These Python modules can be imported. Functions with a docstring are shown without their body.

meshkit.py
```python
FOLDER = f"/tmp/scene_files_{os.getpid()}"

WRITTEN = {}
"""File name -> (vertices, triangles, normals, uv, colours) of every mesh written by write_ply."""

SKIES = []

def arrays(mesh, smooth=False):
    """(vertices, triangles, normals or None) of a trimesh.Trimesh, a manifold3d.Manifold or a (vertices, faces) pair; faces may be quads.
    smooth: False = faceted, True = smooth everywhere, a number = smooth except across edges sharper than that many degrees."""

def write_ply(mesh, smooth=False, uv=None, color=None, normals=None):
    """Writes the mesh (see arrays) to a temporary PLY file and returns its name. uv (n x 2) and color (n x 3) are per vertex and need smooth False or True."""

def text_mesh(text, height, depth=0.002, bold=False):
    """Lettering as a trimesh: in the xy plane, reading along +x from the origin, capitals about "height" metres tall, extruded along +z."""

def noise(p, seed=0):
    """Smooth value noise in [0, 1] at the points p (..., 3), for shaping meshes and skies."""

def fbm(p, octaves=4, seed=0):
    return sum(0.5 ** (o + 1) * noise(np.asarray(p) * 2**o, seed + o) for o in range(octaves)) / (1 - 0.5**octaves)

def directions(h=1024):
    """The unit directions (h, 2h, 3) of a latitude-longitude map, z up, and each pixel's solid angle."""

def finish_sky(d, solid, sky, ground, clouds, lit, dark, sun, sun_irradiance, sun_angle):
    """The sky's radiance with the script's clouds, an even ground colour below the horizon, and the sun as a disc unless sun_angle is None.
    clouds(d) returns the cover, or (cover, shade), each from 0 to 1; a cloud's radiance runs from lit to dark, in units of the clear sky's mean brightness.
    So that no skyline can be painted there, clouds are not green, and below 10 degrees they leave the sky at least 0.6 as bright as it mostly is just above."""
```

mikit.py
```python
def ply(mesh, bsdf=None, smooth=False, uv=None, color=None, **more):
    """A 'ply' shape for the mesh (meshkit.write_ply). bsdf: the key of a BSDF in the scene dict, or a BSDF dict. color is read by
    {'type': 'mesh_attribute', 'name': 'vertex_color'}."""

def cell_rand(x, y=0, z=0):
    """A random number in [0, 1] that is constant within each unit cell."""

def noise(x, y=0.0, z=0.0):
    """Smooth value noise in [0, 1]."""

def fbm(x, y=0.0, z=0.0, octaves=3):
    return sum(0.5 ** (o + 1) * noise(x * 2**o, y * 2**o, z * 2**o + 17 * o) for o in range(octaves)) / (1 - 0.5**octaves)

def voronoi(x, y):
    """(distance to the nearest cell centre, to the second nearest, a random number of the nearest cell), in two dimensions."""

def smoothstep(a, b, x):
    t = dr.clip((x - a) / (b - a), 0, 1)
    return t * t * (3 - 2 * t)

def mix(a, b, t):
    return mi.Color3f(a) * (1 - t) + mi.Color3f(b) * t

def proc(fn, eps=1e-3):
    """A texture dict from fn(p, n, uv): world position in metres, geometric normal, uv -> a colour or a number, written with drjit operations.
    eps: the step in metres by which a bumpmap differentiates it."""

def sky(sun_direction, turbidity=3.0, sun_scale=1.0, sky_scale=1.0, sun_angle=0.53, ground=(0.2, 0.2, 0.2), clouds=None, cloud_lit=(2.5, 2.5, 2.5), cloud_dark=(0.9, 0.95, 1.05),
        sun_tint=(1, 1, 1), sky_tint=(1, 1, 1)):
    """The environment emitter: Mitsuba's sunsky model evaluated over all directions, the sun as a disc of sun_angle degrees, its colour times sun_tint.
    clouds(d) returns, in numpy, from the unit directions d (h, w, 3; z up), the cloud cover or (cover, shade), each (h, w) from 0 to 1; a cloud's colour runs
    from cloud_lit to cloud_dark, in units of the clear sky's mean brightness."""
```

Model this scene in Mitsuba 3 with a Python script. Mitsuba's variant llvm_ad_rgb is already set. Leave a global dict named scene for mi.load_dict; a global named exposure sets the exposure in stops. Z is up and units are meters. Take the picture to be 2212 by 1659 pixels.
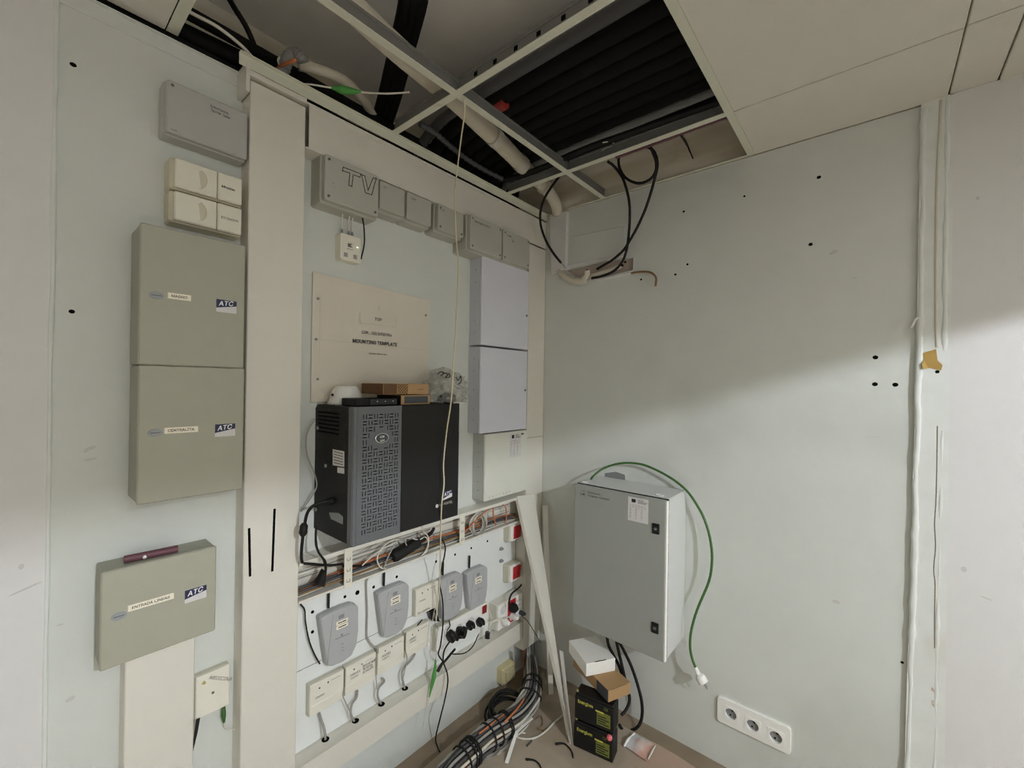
import math, random
import numpy as np, trimesh, mitsuba as mi, mikit, meshkit
import drjit as dr
from shapely.geometry import Polygon, Point, box as sbox, LineString
from shapely import affinity
from shapely.ops import unary_union

T4 = mi.ScalarTransform4f
scene, labels = {}, {}
rng = random.Random(7)

# ------------------------------------------------------------------ camera, lights, exposure
CAM = np.array([-1.791, -1.28, 1.449])
FPX, CX, CY = 925.4, 1106.0, 829.5            # focal length and centre in pixels of the 2212x1659 photograph
_y, _p, _r = np.radians([49.779, 0.025, 0.8937])
FWD = np.array([np.sin(_y) * np.cos(_p), np.cos(_y) * np.cos(_p), np.sin(_p)])
_rt = np.array([np.cos(_y), -np.sin(_y), 0.0])
_up = np.cross(_rt, FWD)
RIGHT = np.cos(_r) * _rt + np.sin(_r) * _up
UP = -np.sin(_r) * _rt + np.cos(_r) * _up
scene['camera'] = {'type': 'perspective', 'fov': math.degrees(2 * math.atan(CX / FPX)), 'fov_axis': 'x', 'near_clip': 0.02,
                   'to_world': T4().look_at(origin=CAM.tolist(), target=(CAM + FWD).tolist(), up=UP.tolist())}
exposure = 0.76
LAMP_POS, LAMP_RAD, LAMP_L = np.array([-1.62, -3.15, 2.164]), 0.026, (3050.0, 3250.0, 3500.0)   # unseen bulb beyond the doorway, placed to cast the shadows on the right wall
FILL_PANEL_L = (2.9, 2.9, 2.7)                   # added fill panel overhead, behind the camera
FILL_WINDOW_L = (1.6, 1.6, 1.6)                    # added fill window in the room beyond the doorway

# ------------------------------------------------------------------ materials
def lin(c):
    c = np.asarray(c, float) / 255.0
    return [float(x) for x in np.where(c <= 0.04045, c / 12.92, ((c + 0.055) / 1.055) ** 2.4)]

def mat(name, rgb, rough=0.6, metallic=0.0, spec=0.4, tex=None, bump=None):
    base = {'type': 'rgb', 'value': lin(rgb)} if tex is None else tex
    b = {'type': 'principled', 'base_color': base, 'roughness': rough, 'metallic': metallic, 'specular': spec}
    if bump is not None:
        b = {'type': 'bumpmap', 'arbitrary': bump[0], 'scale': bump[1], 'bsdf': b}
    scene[name] = {'type': 'twosided', 'bsdf': b}
    return name

def mottle(rgb, amt, freq, dirt=None, dirt_freq=1.3, dirt_lo=0.62, dirt_hi=0.85, dirt_amt=0.5):
    c = lin(rgb); d = lin(dirt) if dirt else None
    def fn(p, n, uv):
        k = mikit.fbm(p.x * freq, p.y * freq, p.z * freq)
        col = mi.Color3f(*c) * (1 - amt + 2 * amt * k)
        if d is not None:
            s = mikit.smoothstep(dirt_lo, dirt_hi, mikit.fbm(p.x * dirt_freq + 3.1, p.y * dirt_freq + 9.2, p.z * dirt_freq * 0.8 + 1.7, 4))
            col = mikit.mix(col, mi.Color3f(*d), s * dirt_amt)
        return col
    return mikit.proc(fn)

mat('m_green_wall', None, 0.85, tex=mottle((205, 208, 203), 0.03, 5.0, (176, 179, 172), 2.2, 0.6, 0.82, 0.35))
mat('m_white_wall', None, 0.85, tex=mottle((213, 212, 211), 0.025, 4.0, (188, 186, 185), 2.6, 0.62, 0.85, 0.3))
mat('m_filler', None, 0.85, tex=mottle((214, 217, 213), 0.06, 22.0, (196, 180, 165), 6.0, 0.66, 0.9, 0.5))
mat('m_tile', None, 0.9, tex=mottle((205, 202, 193), 0.02, 9.0))
mat('m_grid', (205, 206, 190), 0.5)
mat('m_steel', (124, 124, 121), 0.5, 0.4)
mat('m_slab', None, 0.9, tex=mottle((236, 234, 230), 0.05, 3.0, (170, 166, 160), 1.8, 0.62, 0.82, 0.5))
def _plenum(p, n, uv):
    k = mikit.fbm(p.x * 1.5, p.y * 1.5, p.z * 14.0, 3)
    return mikit.mix(mi.Color3f(*lin((206, 196, 174))), mi.Color3f(*lin((232, 227, 214))), mikit.smoothstep(0.3, 0.7, k))
mat('m_plenum_wall', None, 0.9, tex=mikit.proc(_plenum))
def _floor_dark(p, n, uv):
    k = mikit.fbm(p.x * 8, p.y * 8, p.z * 8, 3)
    return mikit.mix(mi.Color3f(*lin((126, 112, 94))), mi.Color3f(*lin((148, 134, 115))), k)
mat('m_floor_edge', None, 0.8, tex=mikit.proc(_floor_dark))
def _floor(p, n, uv):
    k = mikit.fbm(p.x * 6, p.y * 6, p.z, 4)
    c = mikit.mix(mi.Color3f(*lin((158, 146, 129))), mi.Color3f(*lin((181, 169, 152))), k)
    pink = mikit.smoothstep(0.17, 0.05, dr.sqrt(dr.square(p.x + 0.17) + dr.square((p.y + 0.72) * 0.8)))
    c = mikit.mix(c, mi.Color3f(*lin((186, 140, 122))), pink * (0.2 + 0.5 * k))
    wet = mikit.smoothstep(0.62, 0.7, mikit.fbm(p.x * 4 + 5, p.y * 4, 0.0, 3))
    return mikit.mix(c, mi.Color3f(*lin((146, 132, 115))), wet * 0.5)
mat('m_floor', None, 0.75, tex=mikit.proc(_floor))
mat('m_trunk', None, 0.5, tex=mottle((214, 211, 201), 0.02, 6.0))
mat('m_trunk_shade', (198, 194, 182), 0.5)
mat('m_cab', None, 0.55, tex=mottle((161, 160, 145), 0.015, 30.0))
mat('m_cab_shaded', (146, 147, 134), 0.55)  # door grey darkened, shading of the cabinet sides put into the colour
mat('m_grey_box', (172, 171, 168), 0.5)
mat('m_junction', (170, 170, 160), 0.5)
mat('m_junction_lid', (176, 175, 165), 0.45)
mat('m_cream', (220, 217, 202), 0.45)
mat('m_cream_dark', (196, 190, 168), 0.5)
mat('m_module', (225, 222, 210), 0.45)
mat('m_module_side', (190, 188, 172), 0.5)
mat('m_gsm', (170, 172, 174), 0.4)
mat('m_gsm_shaded', (148, 149, 150), 0.45)  # cover grey with the shade of the left and top faces mixed in
mat('m_gsm_logo', (128, 130, 134), 0.4)
mat('m_board', (222, 225, 224), 0.55)
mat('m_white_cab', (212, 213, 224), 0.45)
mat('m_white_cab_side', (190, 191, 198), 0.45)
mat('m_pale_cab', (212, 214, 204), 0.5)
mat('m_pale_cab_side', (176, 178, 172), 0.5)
mat('m_enclosure', (150, 153, 148), 0.5)
mat('m_enclosure_lit', (192, 194, 192), 0.5)  # same paint as the door, the brighter light on the sides put in
mat('m_black', (22, 22, 22), 0.55, spec=0.25)
mat('m_black_soft', (20, 20, 20), 0.75)
mat('m_black_gloss', (18, 18, 19), 0.3)
mat('m_hole', (14, 13, 13), 0.9, spec=0.05)
mat('m_grille', (92, 95, 98), 0.5)
mat('m_dark_grey', (62, 66, 70), 0.5)
mat('m_mid_grey', (128, 130, 130), 0.5)
mat('m_chrome', (200, 202, 205), 0.2, 0.9)
mat('m_brass', (190, 180, 120), 0.35, 0.5)
mat('m_ink', (34, 34, 36), 0.7)
mat('m_ink_soft', (104, 100, 94), 0.7)
mat('m_ink_pale', (150, 148, 142), 0.7)
mat('m_navy', (36, 38, 72), 0.5)
mat('m_white', (236, 236, 232), 0.5)
mat('m_label', (232, 226, 208), 0.6)
mat('m_label_grey', (206, 204, 204), 0.6)
mat('m_oval', (142, 147, 150), 0.5)
mat('m_maroon', (98, 62, 70), 0.55)
mat('m_paper', None, 0.8, tex=mottle((213, 206, 193), 0.03, 10.0))
mat('m_paper_line', (200, 192, 178), 0.8)
mat('m_tan', (164, 132, 94), 0.8)
mat('m_tan_dark', (112, 88, 62), 0.8)
mat('m_brown_print', (92, 66, 44), 0.8)
mat('m_pattern_light', (172, 140, 116), 0.8)
mat('m_orange_wire', (186, 112, 74), 0.5)
mat('m_grey_wire', (150, 148, 142), 0.5)
mat('m_light_wire', (206, 203, 192), 0.5)
mat('m_cream_wire', (214, 205, 176), 0.5)
mat('m_dark_wire', (72, 72, 74), 0.5)
mat('m_olive_wire', (120, 104, 62), 0.5)
mat('m_brown_wire', (128, 100, 66), 0.5)
mat('m_green_wire', (58, 96, 46), 0.45)
mat('m_green_tape', (70, 140, 64), 0.5)
mat('m_red', (168, 34, 40), 0.4)
mat('m_red_dark', (122, 26, 32), 0.45)
mat('m_red_cap', (150, 52, 48), 0.5)
mat('m_pink', (220, 112, 120), 0.5)
mat('m_yellow', (190, 186, 84), 0.6)
mat('m_olive_print', (104, 108, 44), 0.6)
mat('m_conduit', None, 0.6, tex=mottle((206, 199, 184), 0.05, 14.0))
mat('m_conduit_white', (206, 204, 194), 0.55)
mat('m_conduit_grey', (128, 128, 126), 0.5)
mat('m_masking', None, 0.7, tex=mottle((168, 138, 74), 0.08, 40.0))
mat('m_rust', (164, 128, 110), 0.8)
mat('m_plaster', (186, 170, 160), 0.85)
mat('m_crack', (118, 110, 100), 0.9)
mat('m_hose', (11, 11, 11), 0.8, spec=0.2)
mat('m_scuff', (194, 193, 189), 0.9)
mat('m_switch', (200, 190, 150), 0.45)
mat('m_blue_plug', (64, 72, 86), 0.5)
mat('m_room', (200, 198, 192), 0.9)
def _slide(p, n, uv):
    return mikit.mix(mi.Color3f(*lin((206, 206, 210))), mi.Color3f(*lin((196, 140, 124))), mikit.smoothstep(0.02, 0.09, p.x + 0.245))
scene['m_bag'] = {'type': 'principledthin', 'base_color': {'type': 'rgb', 'value': [0.85, 0.85, 0.82]}, 'roughness': 0.25, 'spec_trans': 0.75, 'diff_trans': 0.6, 'eta': 1.3}
scene['m_film'] = {'type': 'principledthin', 'base_color': {'type': 'rgb', 'value': [0.8, 0.78, 0.76]}, 'roughness': 0.3, 'spec_trans': 0.35, 'diff_trans': 0.9, 'eta': 1.3}

# ------------------------------------------------------------------ frames and mesh helpers
W = 0.08                                       # the plane of the back wall is y = W, of the right wall x = 0, of the floor z = 0
def mtx(cols, o):
    m = np.eye(4); m[:3, :3] = np.array(cols, float).T; m[:3, 3] = o; return m
FB = mtx([(1, 0, 0), (0, 0, 1), (0, -1, 0)], (0, W, 0))        # back wall: u = x, v = z, w = out of the wall
FR = mtx([(0, -1, 0), (0, 0, 1), (-1, 0, 0)], (0, 0, 0))       # right wall: u = -y, v = z, w = out of the wall
FF = np.eye(4)

def ray(px, py): return RIGHT * (px - CX) / FPX - UP * (py - CY) / FPX + FWD
def ab(px, py, w=0.0):                         # a point of the photograph on the plane w in front of the back wall
    v = ray(px, py); t = (W - w - CAM[1]) / v[1]; return CAM + t * v
def ar(px, py, w=0.0):
    v = ray(px, py); t = (-w - CAM[0]) / v[0]; return CAM + t * v
def ah(px, py, z=0.0):
    v = ray(px, py); t = (z - CAM[2]) / v[2]; return CAM + t * v
def ax(px, py, x):
    v = ray(px, py); t = (x - CAM[0]) / v[0]; return CAM + t * v
def bu(px, py, w=0.0): q = ab(px, py, w); return q[0], q[2]
def ru(px, py, w=0.0): q = ar(px, py, w); return -q[1], q[2]

def place(m, F):
    m = m.copy(); m.apply_transform(F); return m
def cat(*ms): return trimesh.util.concatenate([m for g in ms for m in (g if isinstance(g, (list, tuple)) else [g])])

def cbox(x0, x1, y0, y1, z0, z1, c=0.0015):
    x0, x1 = min(x0, x1), max(x0, x1); y0, y1 = min(y0, y1), max(y0, y1); z0, z1 = min(z0, z1), max(z0, z1)
    c = min(c, 0.45 * min(x1 - x0, y1 - y0, z1 - z0))
    ctr = np.array([(x0 + x1) / 2, (y0 + y1) / 2, (z0 + z1) / 2]); h = np.array([(x1 - x0) / 2, (y1 - y0) / 2, (z1 - z0) / 2])
    if c <= 0:
        return trimesh.creation.box(extents=2 * h, transform=trimesh.transformations.translation_matrix(ctr))
    pts = []
    for sx in (-1, 1):
        for sy in (-1, 1):
            for sz in (-1, 1):
                for k in range(3):
                    q = h.copy() - c; q[k] = h[k]
                    pts.append(ctr + q * (sx, sy, sz))
    return trimesh.convex.convex_hull(np.array(pts))

def rrect(u0, u1, v0, v1, r, n=5):
    r = min(r, 0.49 * min(u1 - u0, v1 - v0))
    return sbox(u0 + r, v0 + r, u1 - r, v1 - r).buffer(r, n)

def slab(poly, w0, w1, c=0.0, n=1):
    """A polygon extruded from w0 to w1, its front edge chamfered by c."""
    if c <= 0:
        ms = [trimesh.creation.extrude_polygon(g, w1 - w0, engine='earcut') for g in getattr(poly, 'geoms', [poly])]
        m = cat(ms); m.apply_translation((0, 0, w0)); return m
    ext = np.array(poly.exterior.coords)[:-1]
    if poly.exterior.is_ccw is False: ext = ext[::-1]
    cen = np.array(poly.centroid.coords[0])
    nrm = np.roll(ext, -1, 0) - np.roll(ext, 1, 0); nrm = np.stack([nrm[:, 1], -nrm[:, 0]], 1); nrm /= np.linalg.norm(nrm, axis=1, keepdims=True) + 1e-12
    rings = [np.c_[ext, np.full(len(ext), w0)]]
    for k in range(n + 1):
        a = k / n * math.pi / 2
        rings.append(np.c_[ext - nrm * c * (1 - math.cos(a)), np.full(len(ext), w1 - c + c * math.sin(a))])
    N = len(ext); V = np.vstack(rings + [[[cen[0], cen[1], w1]], [[cen[0], cen[1], w0]]]); Fs = []
    for k in range(len(rings) - 1):
        for i in range(N):
            a, b = k * N + i, k * N + (i + 1) % N
            Fs += [[a, b, b + N], [a, b + N, a + N]]
    top, bot = len(V) - 2, len(V) - 1; o = (len(rings) - 1) * N
    for i in range(N):
        Fs += [[o + i, o + (i + 1) % N, top], [(i + 1) % N, i, bot]]
    return trimesh.Trimesh(V, Fs, process=False)

def spline(pts, n=10):
    P = np.asarray(pts, float)
    if len(P) < 3: return np.array([P[0] + (P[-1] - P[0]) * t for t in np.linspace(0, 1, n)])
    Q = np.vstack([2 * P[0] - P[1], P, 2 * P[-1] - P[-2]]); out = []
    for i in range(1, len(Q) - 2):
        p0, p1, p2, p3 = Q[i - 1], Q[i], Q[i + 1], Q[i + 2]
        for t in np.linspace(0, 1, n, endpoint=False):
            out.append(0.5 * (2 * p1 + (p2 - p0) * t + (2 * p0 - 5 * p1 + 4 * p2 - p3) * t * t + (3 * p1 - p0 - 3 * p2 + p3) * t ** 3))
    return np.vstack(out + [P[-1:]])

def tube(pts, r, n=8, sides=8, smooth_path=True, cap=True):
    P = spline(pts, n) if smooth_path else np.asarray(pts, float)
    R = np.broadcast_to(np.asarray(r, float), (len(P),)) if np.ndim(r) == 0 else np.interp(np.linspace(0, 1, len(P)), np.linspace(0, 1, len(r)), r)
    t = np.gradient(P, axis=0); t /= np.linalg.norm(t, axis=1, keepdims=True) + 1e-12
    a = np.cross(t[0], [0, 0, 1.0]) if abs(t[0][2]) < 0.9 else np.cross(t[0], [1.0, 0, 0]); a /= np.linalg.norm(a)
    V = []; ang = np.arange(sides) * 2 * math.pi / sides
    for i in range(len(P)):
        a = a - t[i] * (a @ t[i]); a /= np.linalg.norm(a); b = np.cross(t[i], a)
        V.append(P[i] + R[i] * (np.cos(ang)[:, None] * a + np.sin(ang)[:, None] * b))
    V = np.vstack(V); Fs = []
    for i in range(len(P) - 1):
        for j in range(sides):
            p, q = i * sides + j, i * sides + (j + 1) % sides
            Fs += [[p, q, q + sides], [p, q + sides, p + sides]]
    if cap:
        V = np.vstack([V, P[:1], P[-1:]]); c0, c1 = len(V) - 2, len(V) - 1; o = (len(P) - 1) * sides
        for j in range(sides):
            Fs += [[c0, (j + 1) % sides, j], [c1, o + j, o + (j + 1) % sides]]
    return trimesh.Trimesh(V, Fs, process=False)

def cyl(c, axis, r, h, n=24, r2=None):
    """A disc or cone frustum from c along axis."""
    axis = np.asarray(axis, float); axis /= np.linalg.norm(axis)
    return tube([np.asarray(c, float), np.asarray(c, float) + axis * h], [r, r if r2 is None else r2], sides=n, smooth_path=False)

def quad_prism(q, d):
    """A slab whose face is the four points q, thick by the vector d."""
    q = np.asarray(q, float); V = np.vstack([q, q + np.asarray(d, float)])
    return trimesh.convex.convex_hull(V)

_text = {}
def text(s, h, bold=False, shear=0.0, squash=1.0, depth=0.0004):
    k = (s, bold)
    if k not in _text: _text[k] = meshkit.text_mesh(s, 1.0, 1.0, bold)
    m = _text[k].copy(); v = m.vertices.copy()
    v[:, 0] = (v[:, 0] + shear * v[:, 1]) * squash
    v[:, :2] *= h; v[:, 2] *= depth; m.vertices = v
    return m

# ------------------------------------------------------------------ scene entries
_count = {}
def numbered(k):
    n = _count.get(k, 0); _count[k] = n + 1
    return k if n == 0 else f'{k}_{n:03d}'
def thing(name, label, category, group=None):
    k = numbered(name); labels[k] = {'label': label, 'category': category}
    if group: labels[k]['group'] = group
    return k
def struct(name):
    k = numbered(name); labels[k] = {'kind': 'structure'}; return k
def put(key, mesh, m, smooth=False, **more):
    scene[key] = mikit.ply(mesh, m, smooth, **more); return key
def part(parent, name, mesh, m, smooth=False, label=None, kind=None):
    k = numbered(f'{parent}__{name}')
    put(k, mesh, m, smooth)
    if label or kind:
        labels[k] = {}
        if label: labels[k]['label'] = label
        if kind: labels[k]['kind'] = kind
    return k
def solo(name, mesh, m, label, category, group=None, smooth=False):
    return put(thing(name, label, category, group), mesh, m, smooth)
def lettering(parent, s, F, u, v, w, h, m='m_ink', bold=False, rot=0.0, shear=0.0, squash=1.0, center=False, name='lettering'):
    t = text(s, h, bold, shear, squash)
    if center: t.apply_translation((-(t.bounds[0][0] + t.bounds[1][0]) / 2, 0, 0))
    if rot: t.apply_transform(trimesh.transformations.rotation_matrix(rot, (0, 0, 1)))
    t.apply_translation((u, v, w))
    return part(parent, name, place(t, F), m)
def width(s, h, bold=False):
    t = text(s, h, bold); return t.bounds[1][0]


# ------------------------------------------------------------------ the setting
ZC = 2.318                                     # underside of the suspended ceiling
wr_slot = Polygon([ru(*p) for p in ((1222, 584), (1262, 575), (1310, 563), (1368, 556), (1367, 583), (1330, 592), (1292, 601), (1242, 598))])

k = struct('wall_back')
put(k, cbox(-1.728, 0.0, W, W + 0.03, 0, 2.272, 0), 'm_green_wall')
def drill(parent, F, u, v, w, r):
    part(parent, 'drill_hole', place(slab(affinity.scale(Point(u, v).buffer(r, 5), 1.0, 0.85), w - 0.004, w + 0.0005), F), 'm_hole')
for p, r in (((158, 140), 0.0055), ((155, 673), 0.005)):
    drill(k, FB, *bu(*p), 0.0, r)
k = struct('wall_left')
put(k, cbox(-4.2, -1.7285, W - 0.004, W + 0.03, 0, ZC + 0.01, 0), 'm_white_wall')
k = struct('trim_2')                          # uneven filler bead over the joint of the two wall sheets
zz = np.linspace(0, ZC - 0.04, 46)
bead = [(-1.7285 + 0.003 * (meshkit.noise(np.array([[z * 6, 0, 1]]))[0] - 0.5), W - 0.003, z) for z in zz]
put(k, tube(bead, [0.0032 + 0.002 * float(meshkit.noise(np.array([[z * 9, 3, 5.]]))[0]) for z in zz], n=2, sides=8), 'm_filler', True)

wall_r = struct('wall_right')
wr = sbox(-W, 0, 1.449, ZC - 0.004).difference(wr_slot)
put(wall_r, place(slab(wr, -0.022, 0.0), FR), 'm_green_wall')
part(wall_r, 'slot_plaster', place(slab(wr_slot.buffer(0.02), -0.03, -0.024), FR), 'm_plaster')
part(wall_r, 'patch_panel', place(slab(Polygon([ru(*p) for p in ((1233, 513), (1349, 488), (1354, 552), (1300, 561), (1231, 574))]), 0, 0.004, 0.002), FR), 'm_green_wall')
part(wall_r, 'plaster_lip', place(slab(Polygon([ru(*p) for p in ((1222, 574), (1290, 561), (1345, 552), (1345, 556), (1290, 566), (1222, 580))]), 0, 0.008, 0.003), FR), 'm_white_wall')
part(wall_r, 'lower_lip', place(slab(Polygon([ru(*p) for p in ((1240, 601), (1292, 603), (1366, 587), (1364, 591), (1292, 608), (1242, 606))]), 0, 0.005, 0.002), FR), 'm_white_wall')
for p, r in (((1477, 457), .0045), ((1485, 571), .0045), ((1459, 593), .0045), ((1385, 604), .0045), ((1769, 383), .006), ((1751, 528), .006),
             ((1891, 772), .007), ((1890, 830), .007), ((1934, 831), .007), ((1608, 424), .004), ((1949, 1431), .004), ((1350, 566), .005), ((1344, 573), .005)):
    drill(wall_r, FR, *ru(*p), 0.0, r)
def smudge(parent, F, pts, m):
    part(parent, 'scuff', place(slab(Polygon(pts).buffer(0.002), 0, 0.0004), F), m)
WO = 0.012                                    # the outer sheet stands proud of the pale green one
k = struct('wall_right_outer')
put(k, cbox(-WO, 0.02, -4.5, -1.449, 0, ZC, 0), 'm_white_wall')
k = struct('trim_1')                          # plaster strip where a partition was taken out
uv = lambda px, py: ru(px, py, 0.012)
L = [(1990, 238), (1988, 330), (1986, 430), (1984, 520), (1982, 640), (1980, 760), (1977, 850), (1976, 930), (1972, 1030), (1971, 1120), (1969, 1220), (1966, 1320), (1961, 1420), (1957, 1540), (1953, 1665)]
R = [(2052, 206), (2049, 330), (2047, 430), (2046, 520), (2045, 640), (2043, 760), (2040, 850), (2040, 930), (2036, 1030), (2036, 1120), (2033, 1220), (2030, 1320), (2028, 1420), (2025, 1540), (2023, 1665)]
Lp, Rp = [uv(*p) for p in L], [uv(*p) for p in R]
Lp[-1] = (Lp[-1][0], 0.0); Rp[-1] = (Rp[-2][0], 0.0)
Rp = [(1.451, v) for u, v in Rp]
Lp[0] = (Lp[0][0], ZC - .002); Rp[0] = (1.451, ZC - .002)
put(k, place(slab(Polygon(Lp + Rp[::-1]), 0, 0.0118), FR), 'm_filler')
def ridge(px, r, lo, hi, seed, w):
    pts = []
    for i, p in enumerate(px):
        q = ar(p[0] + 1.4 * rng.uniform(-1, 1), p[1], w); pts.append(q)
    rad = [r * (0.6 + 0.8 * float(meshkit.noise(np.array([[i * 1.7, seed, 0.]]))[0])) for i in range(len(pts) * 3)]
    m_ = tube(pts, rad, n=6, sides=10); v_ = m_.vertices.copy()
    v_ += (meshkit.fbm(v_ * 45 + seed, 3)[:, None] - .5) * np.array([.004, .008, 0]); v_[:, 0] = -w + (v_[:, 0] + w) * .75; m_.vertices = v_; return m_
part(k, 'plaster_ridge', ridge([(x + 7, y) for x, y in L], 0.0072, 0, 0, 1, 0.010), 'm_filler', True)
part(k, 'plaster_ridge', ridge([(x - 4, y) for x, y in R[:6]], 0.0065, 0, 0, 2, 0.009), 'm_filler', True)
part(k, 'plaster_ridge', ridge([(x - 4, y) for x, y in R[7:]], 0.0048, 0, 0, 3, 0.009), 'm_filler', True)
part(k, 'crack', tube([ar(*p, 0.012) for p in ((2025, 920), (2024, 1000), (2022, 1080), (2019, 1130), (2021, 1180), (2017, 1230), (2020, 1262), (2019, 1330), (2019, 1400))], 0.0011, sides=5), 'm_crack')
part(k, 'groove', tube([ar(*p, 0.011) for p in ((2033, 216), (2024, 400), (2022, 560), (2022, 700), (2024, 750))], 0.004, sides=6), 'm_trunk_shade', True)
for p, r in (((2031, 315), .006), ((2014, 1274), .004)):
    drill(k, FR, *ru(*p, 0.011), 0.0112, r)
part(k, 'chipped_plaster', place(slab(Polygon([ru(*p, .011) for p in ((2012, 1482), (2020, 1492), (2018, 1496), (2011, 1490))]).union(Polygon([ru(*p, .011) for p in ((2011, 1512), (2022, 1514), (2024, 1524), (2018, 1528), (2012, 1522))])), 0.008, 0.0118), FR), 'm_rust')
k = struct('trim_3')                          # narrow boxed batten in the corner above the conduit opening
put(k, place(slab(Polygon([ru(1191, 466), ru(1229, 458), ru(1226, 584), ru(1194, 592)]), 0, 0.018, 0.004), FR), 'm_white_wall')

def blob(c, a, b, rot=0.0):
    return affinity.rotate(affinity.scale(Point(*c).buffer(1, 8), a, b), rot)
for key, F, cs in (('wall_back', FB, ((bu(196, 968), .010, .004, 20), (bu(196, 992), .011, .003, 10), (bu(185, 975), .004, .003, 0), (bu(152, 1510), .008, .005, 20), (bu(130, 1350), .006, .002, 0))),
                   ('wall_left', FB, ((bu(46, 1224, .004), .004, .006, 0), (bu(55, 1272, .004), .025, .002, 18))),
                   ('wall_right', FR, ((ru(1800, 545), .012, .006, 20), (ru(1846, 600), .007, .003, 10), (ru(1806, 1300), .010, .006, 0), (ru(1890, 944), .016, .002, 8), (ru(1398, 686), .004, .003, 0))),
                   ('wall_right_outer', FR, ((ru(2082, 1230, WO), .006, .008, 0), (ru(2130, 1292, WO), .012, .002, -15), (ru(2112, 428, WO), .004, .005, 0)))):
    for c_, a_, b_, r_ in cs:
        w_ = .0041 if key == 'wall_left' else (WO if 'outer' in key else 0.0)
        part(key, 'scuff', place(slab(blob(c_, a_, b_, r_), w_, w_ + .0003), F), 'm_scuff')
k = struct('floor')
put(k, cbox(-4.2, 0.02, -4.5, W + 0.05, -0.05, 0, 0), 'm_floor_edge')
edge = [(-4.2, -4.5), (-0.055, -4.5)]
for i in range(60):
    y = -4.4 + i * 4.36 / 59
    edge.append((-0.078 + 0.02 * (float(meshkit.fbm(np.array([[y * 9, 1., 2.]]))[0]) - 0.5), y))
for i in range(50):
    x = -0.11 - i * 4.09 / 49
    edge.append((x, -0.004 + 0.014 * (float(meshkit.fbm(np.array([[x * 9, 4., 2.]]))[0]) - 0.5)))
part(k, 'screed', slab(Polygon(edge).buffer(0), 0.0, 0.003), 'm_floor')

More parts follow.
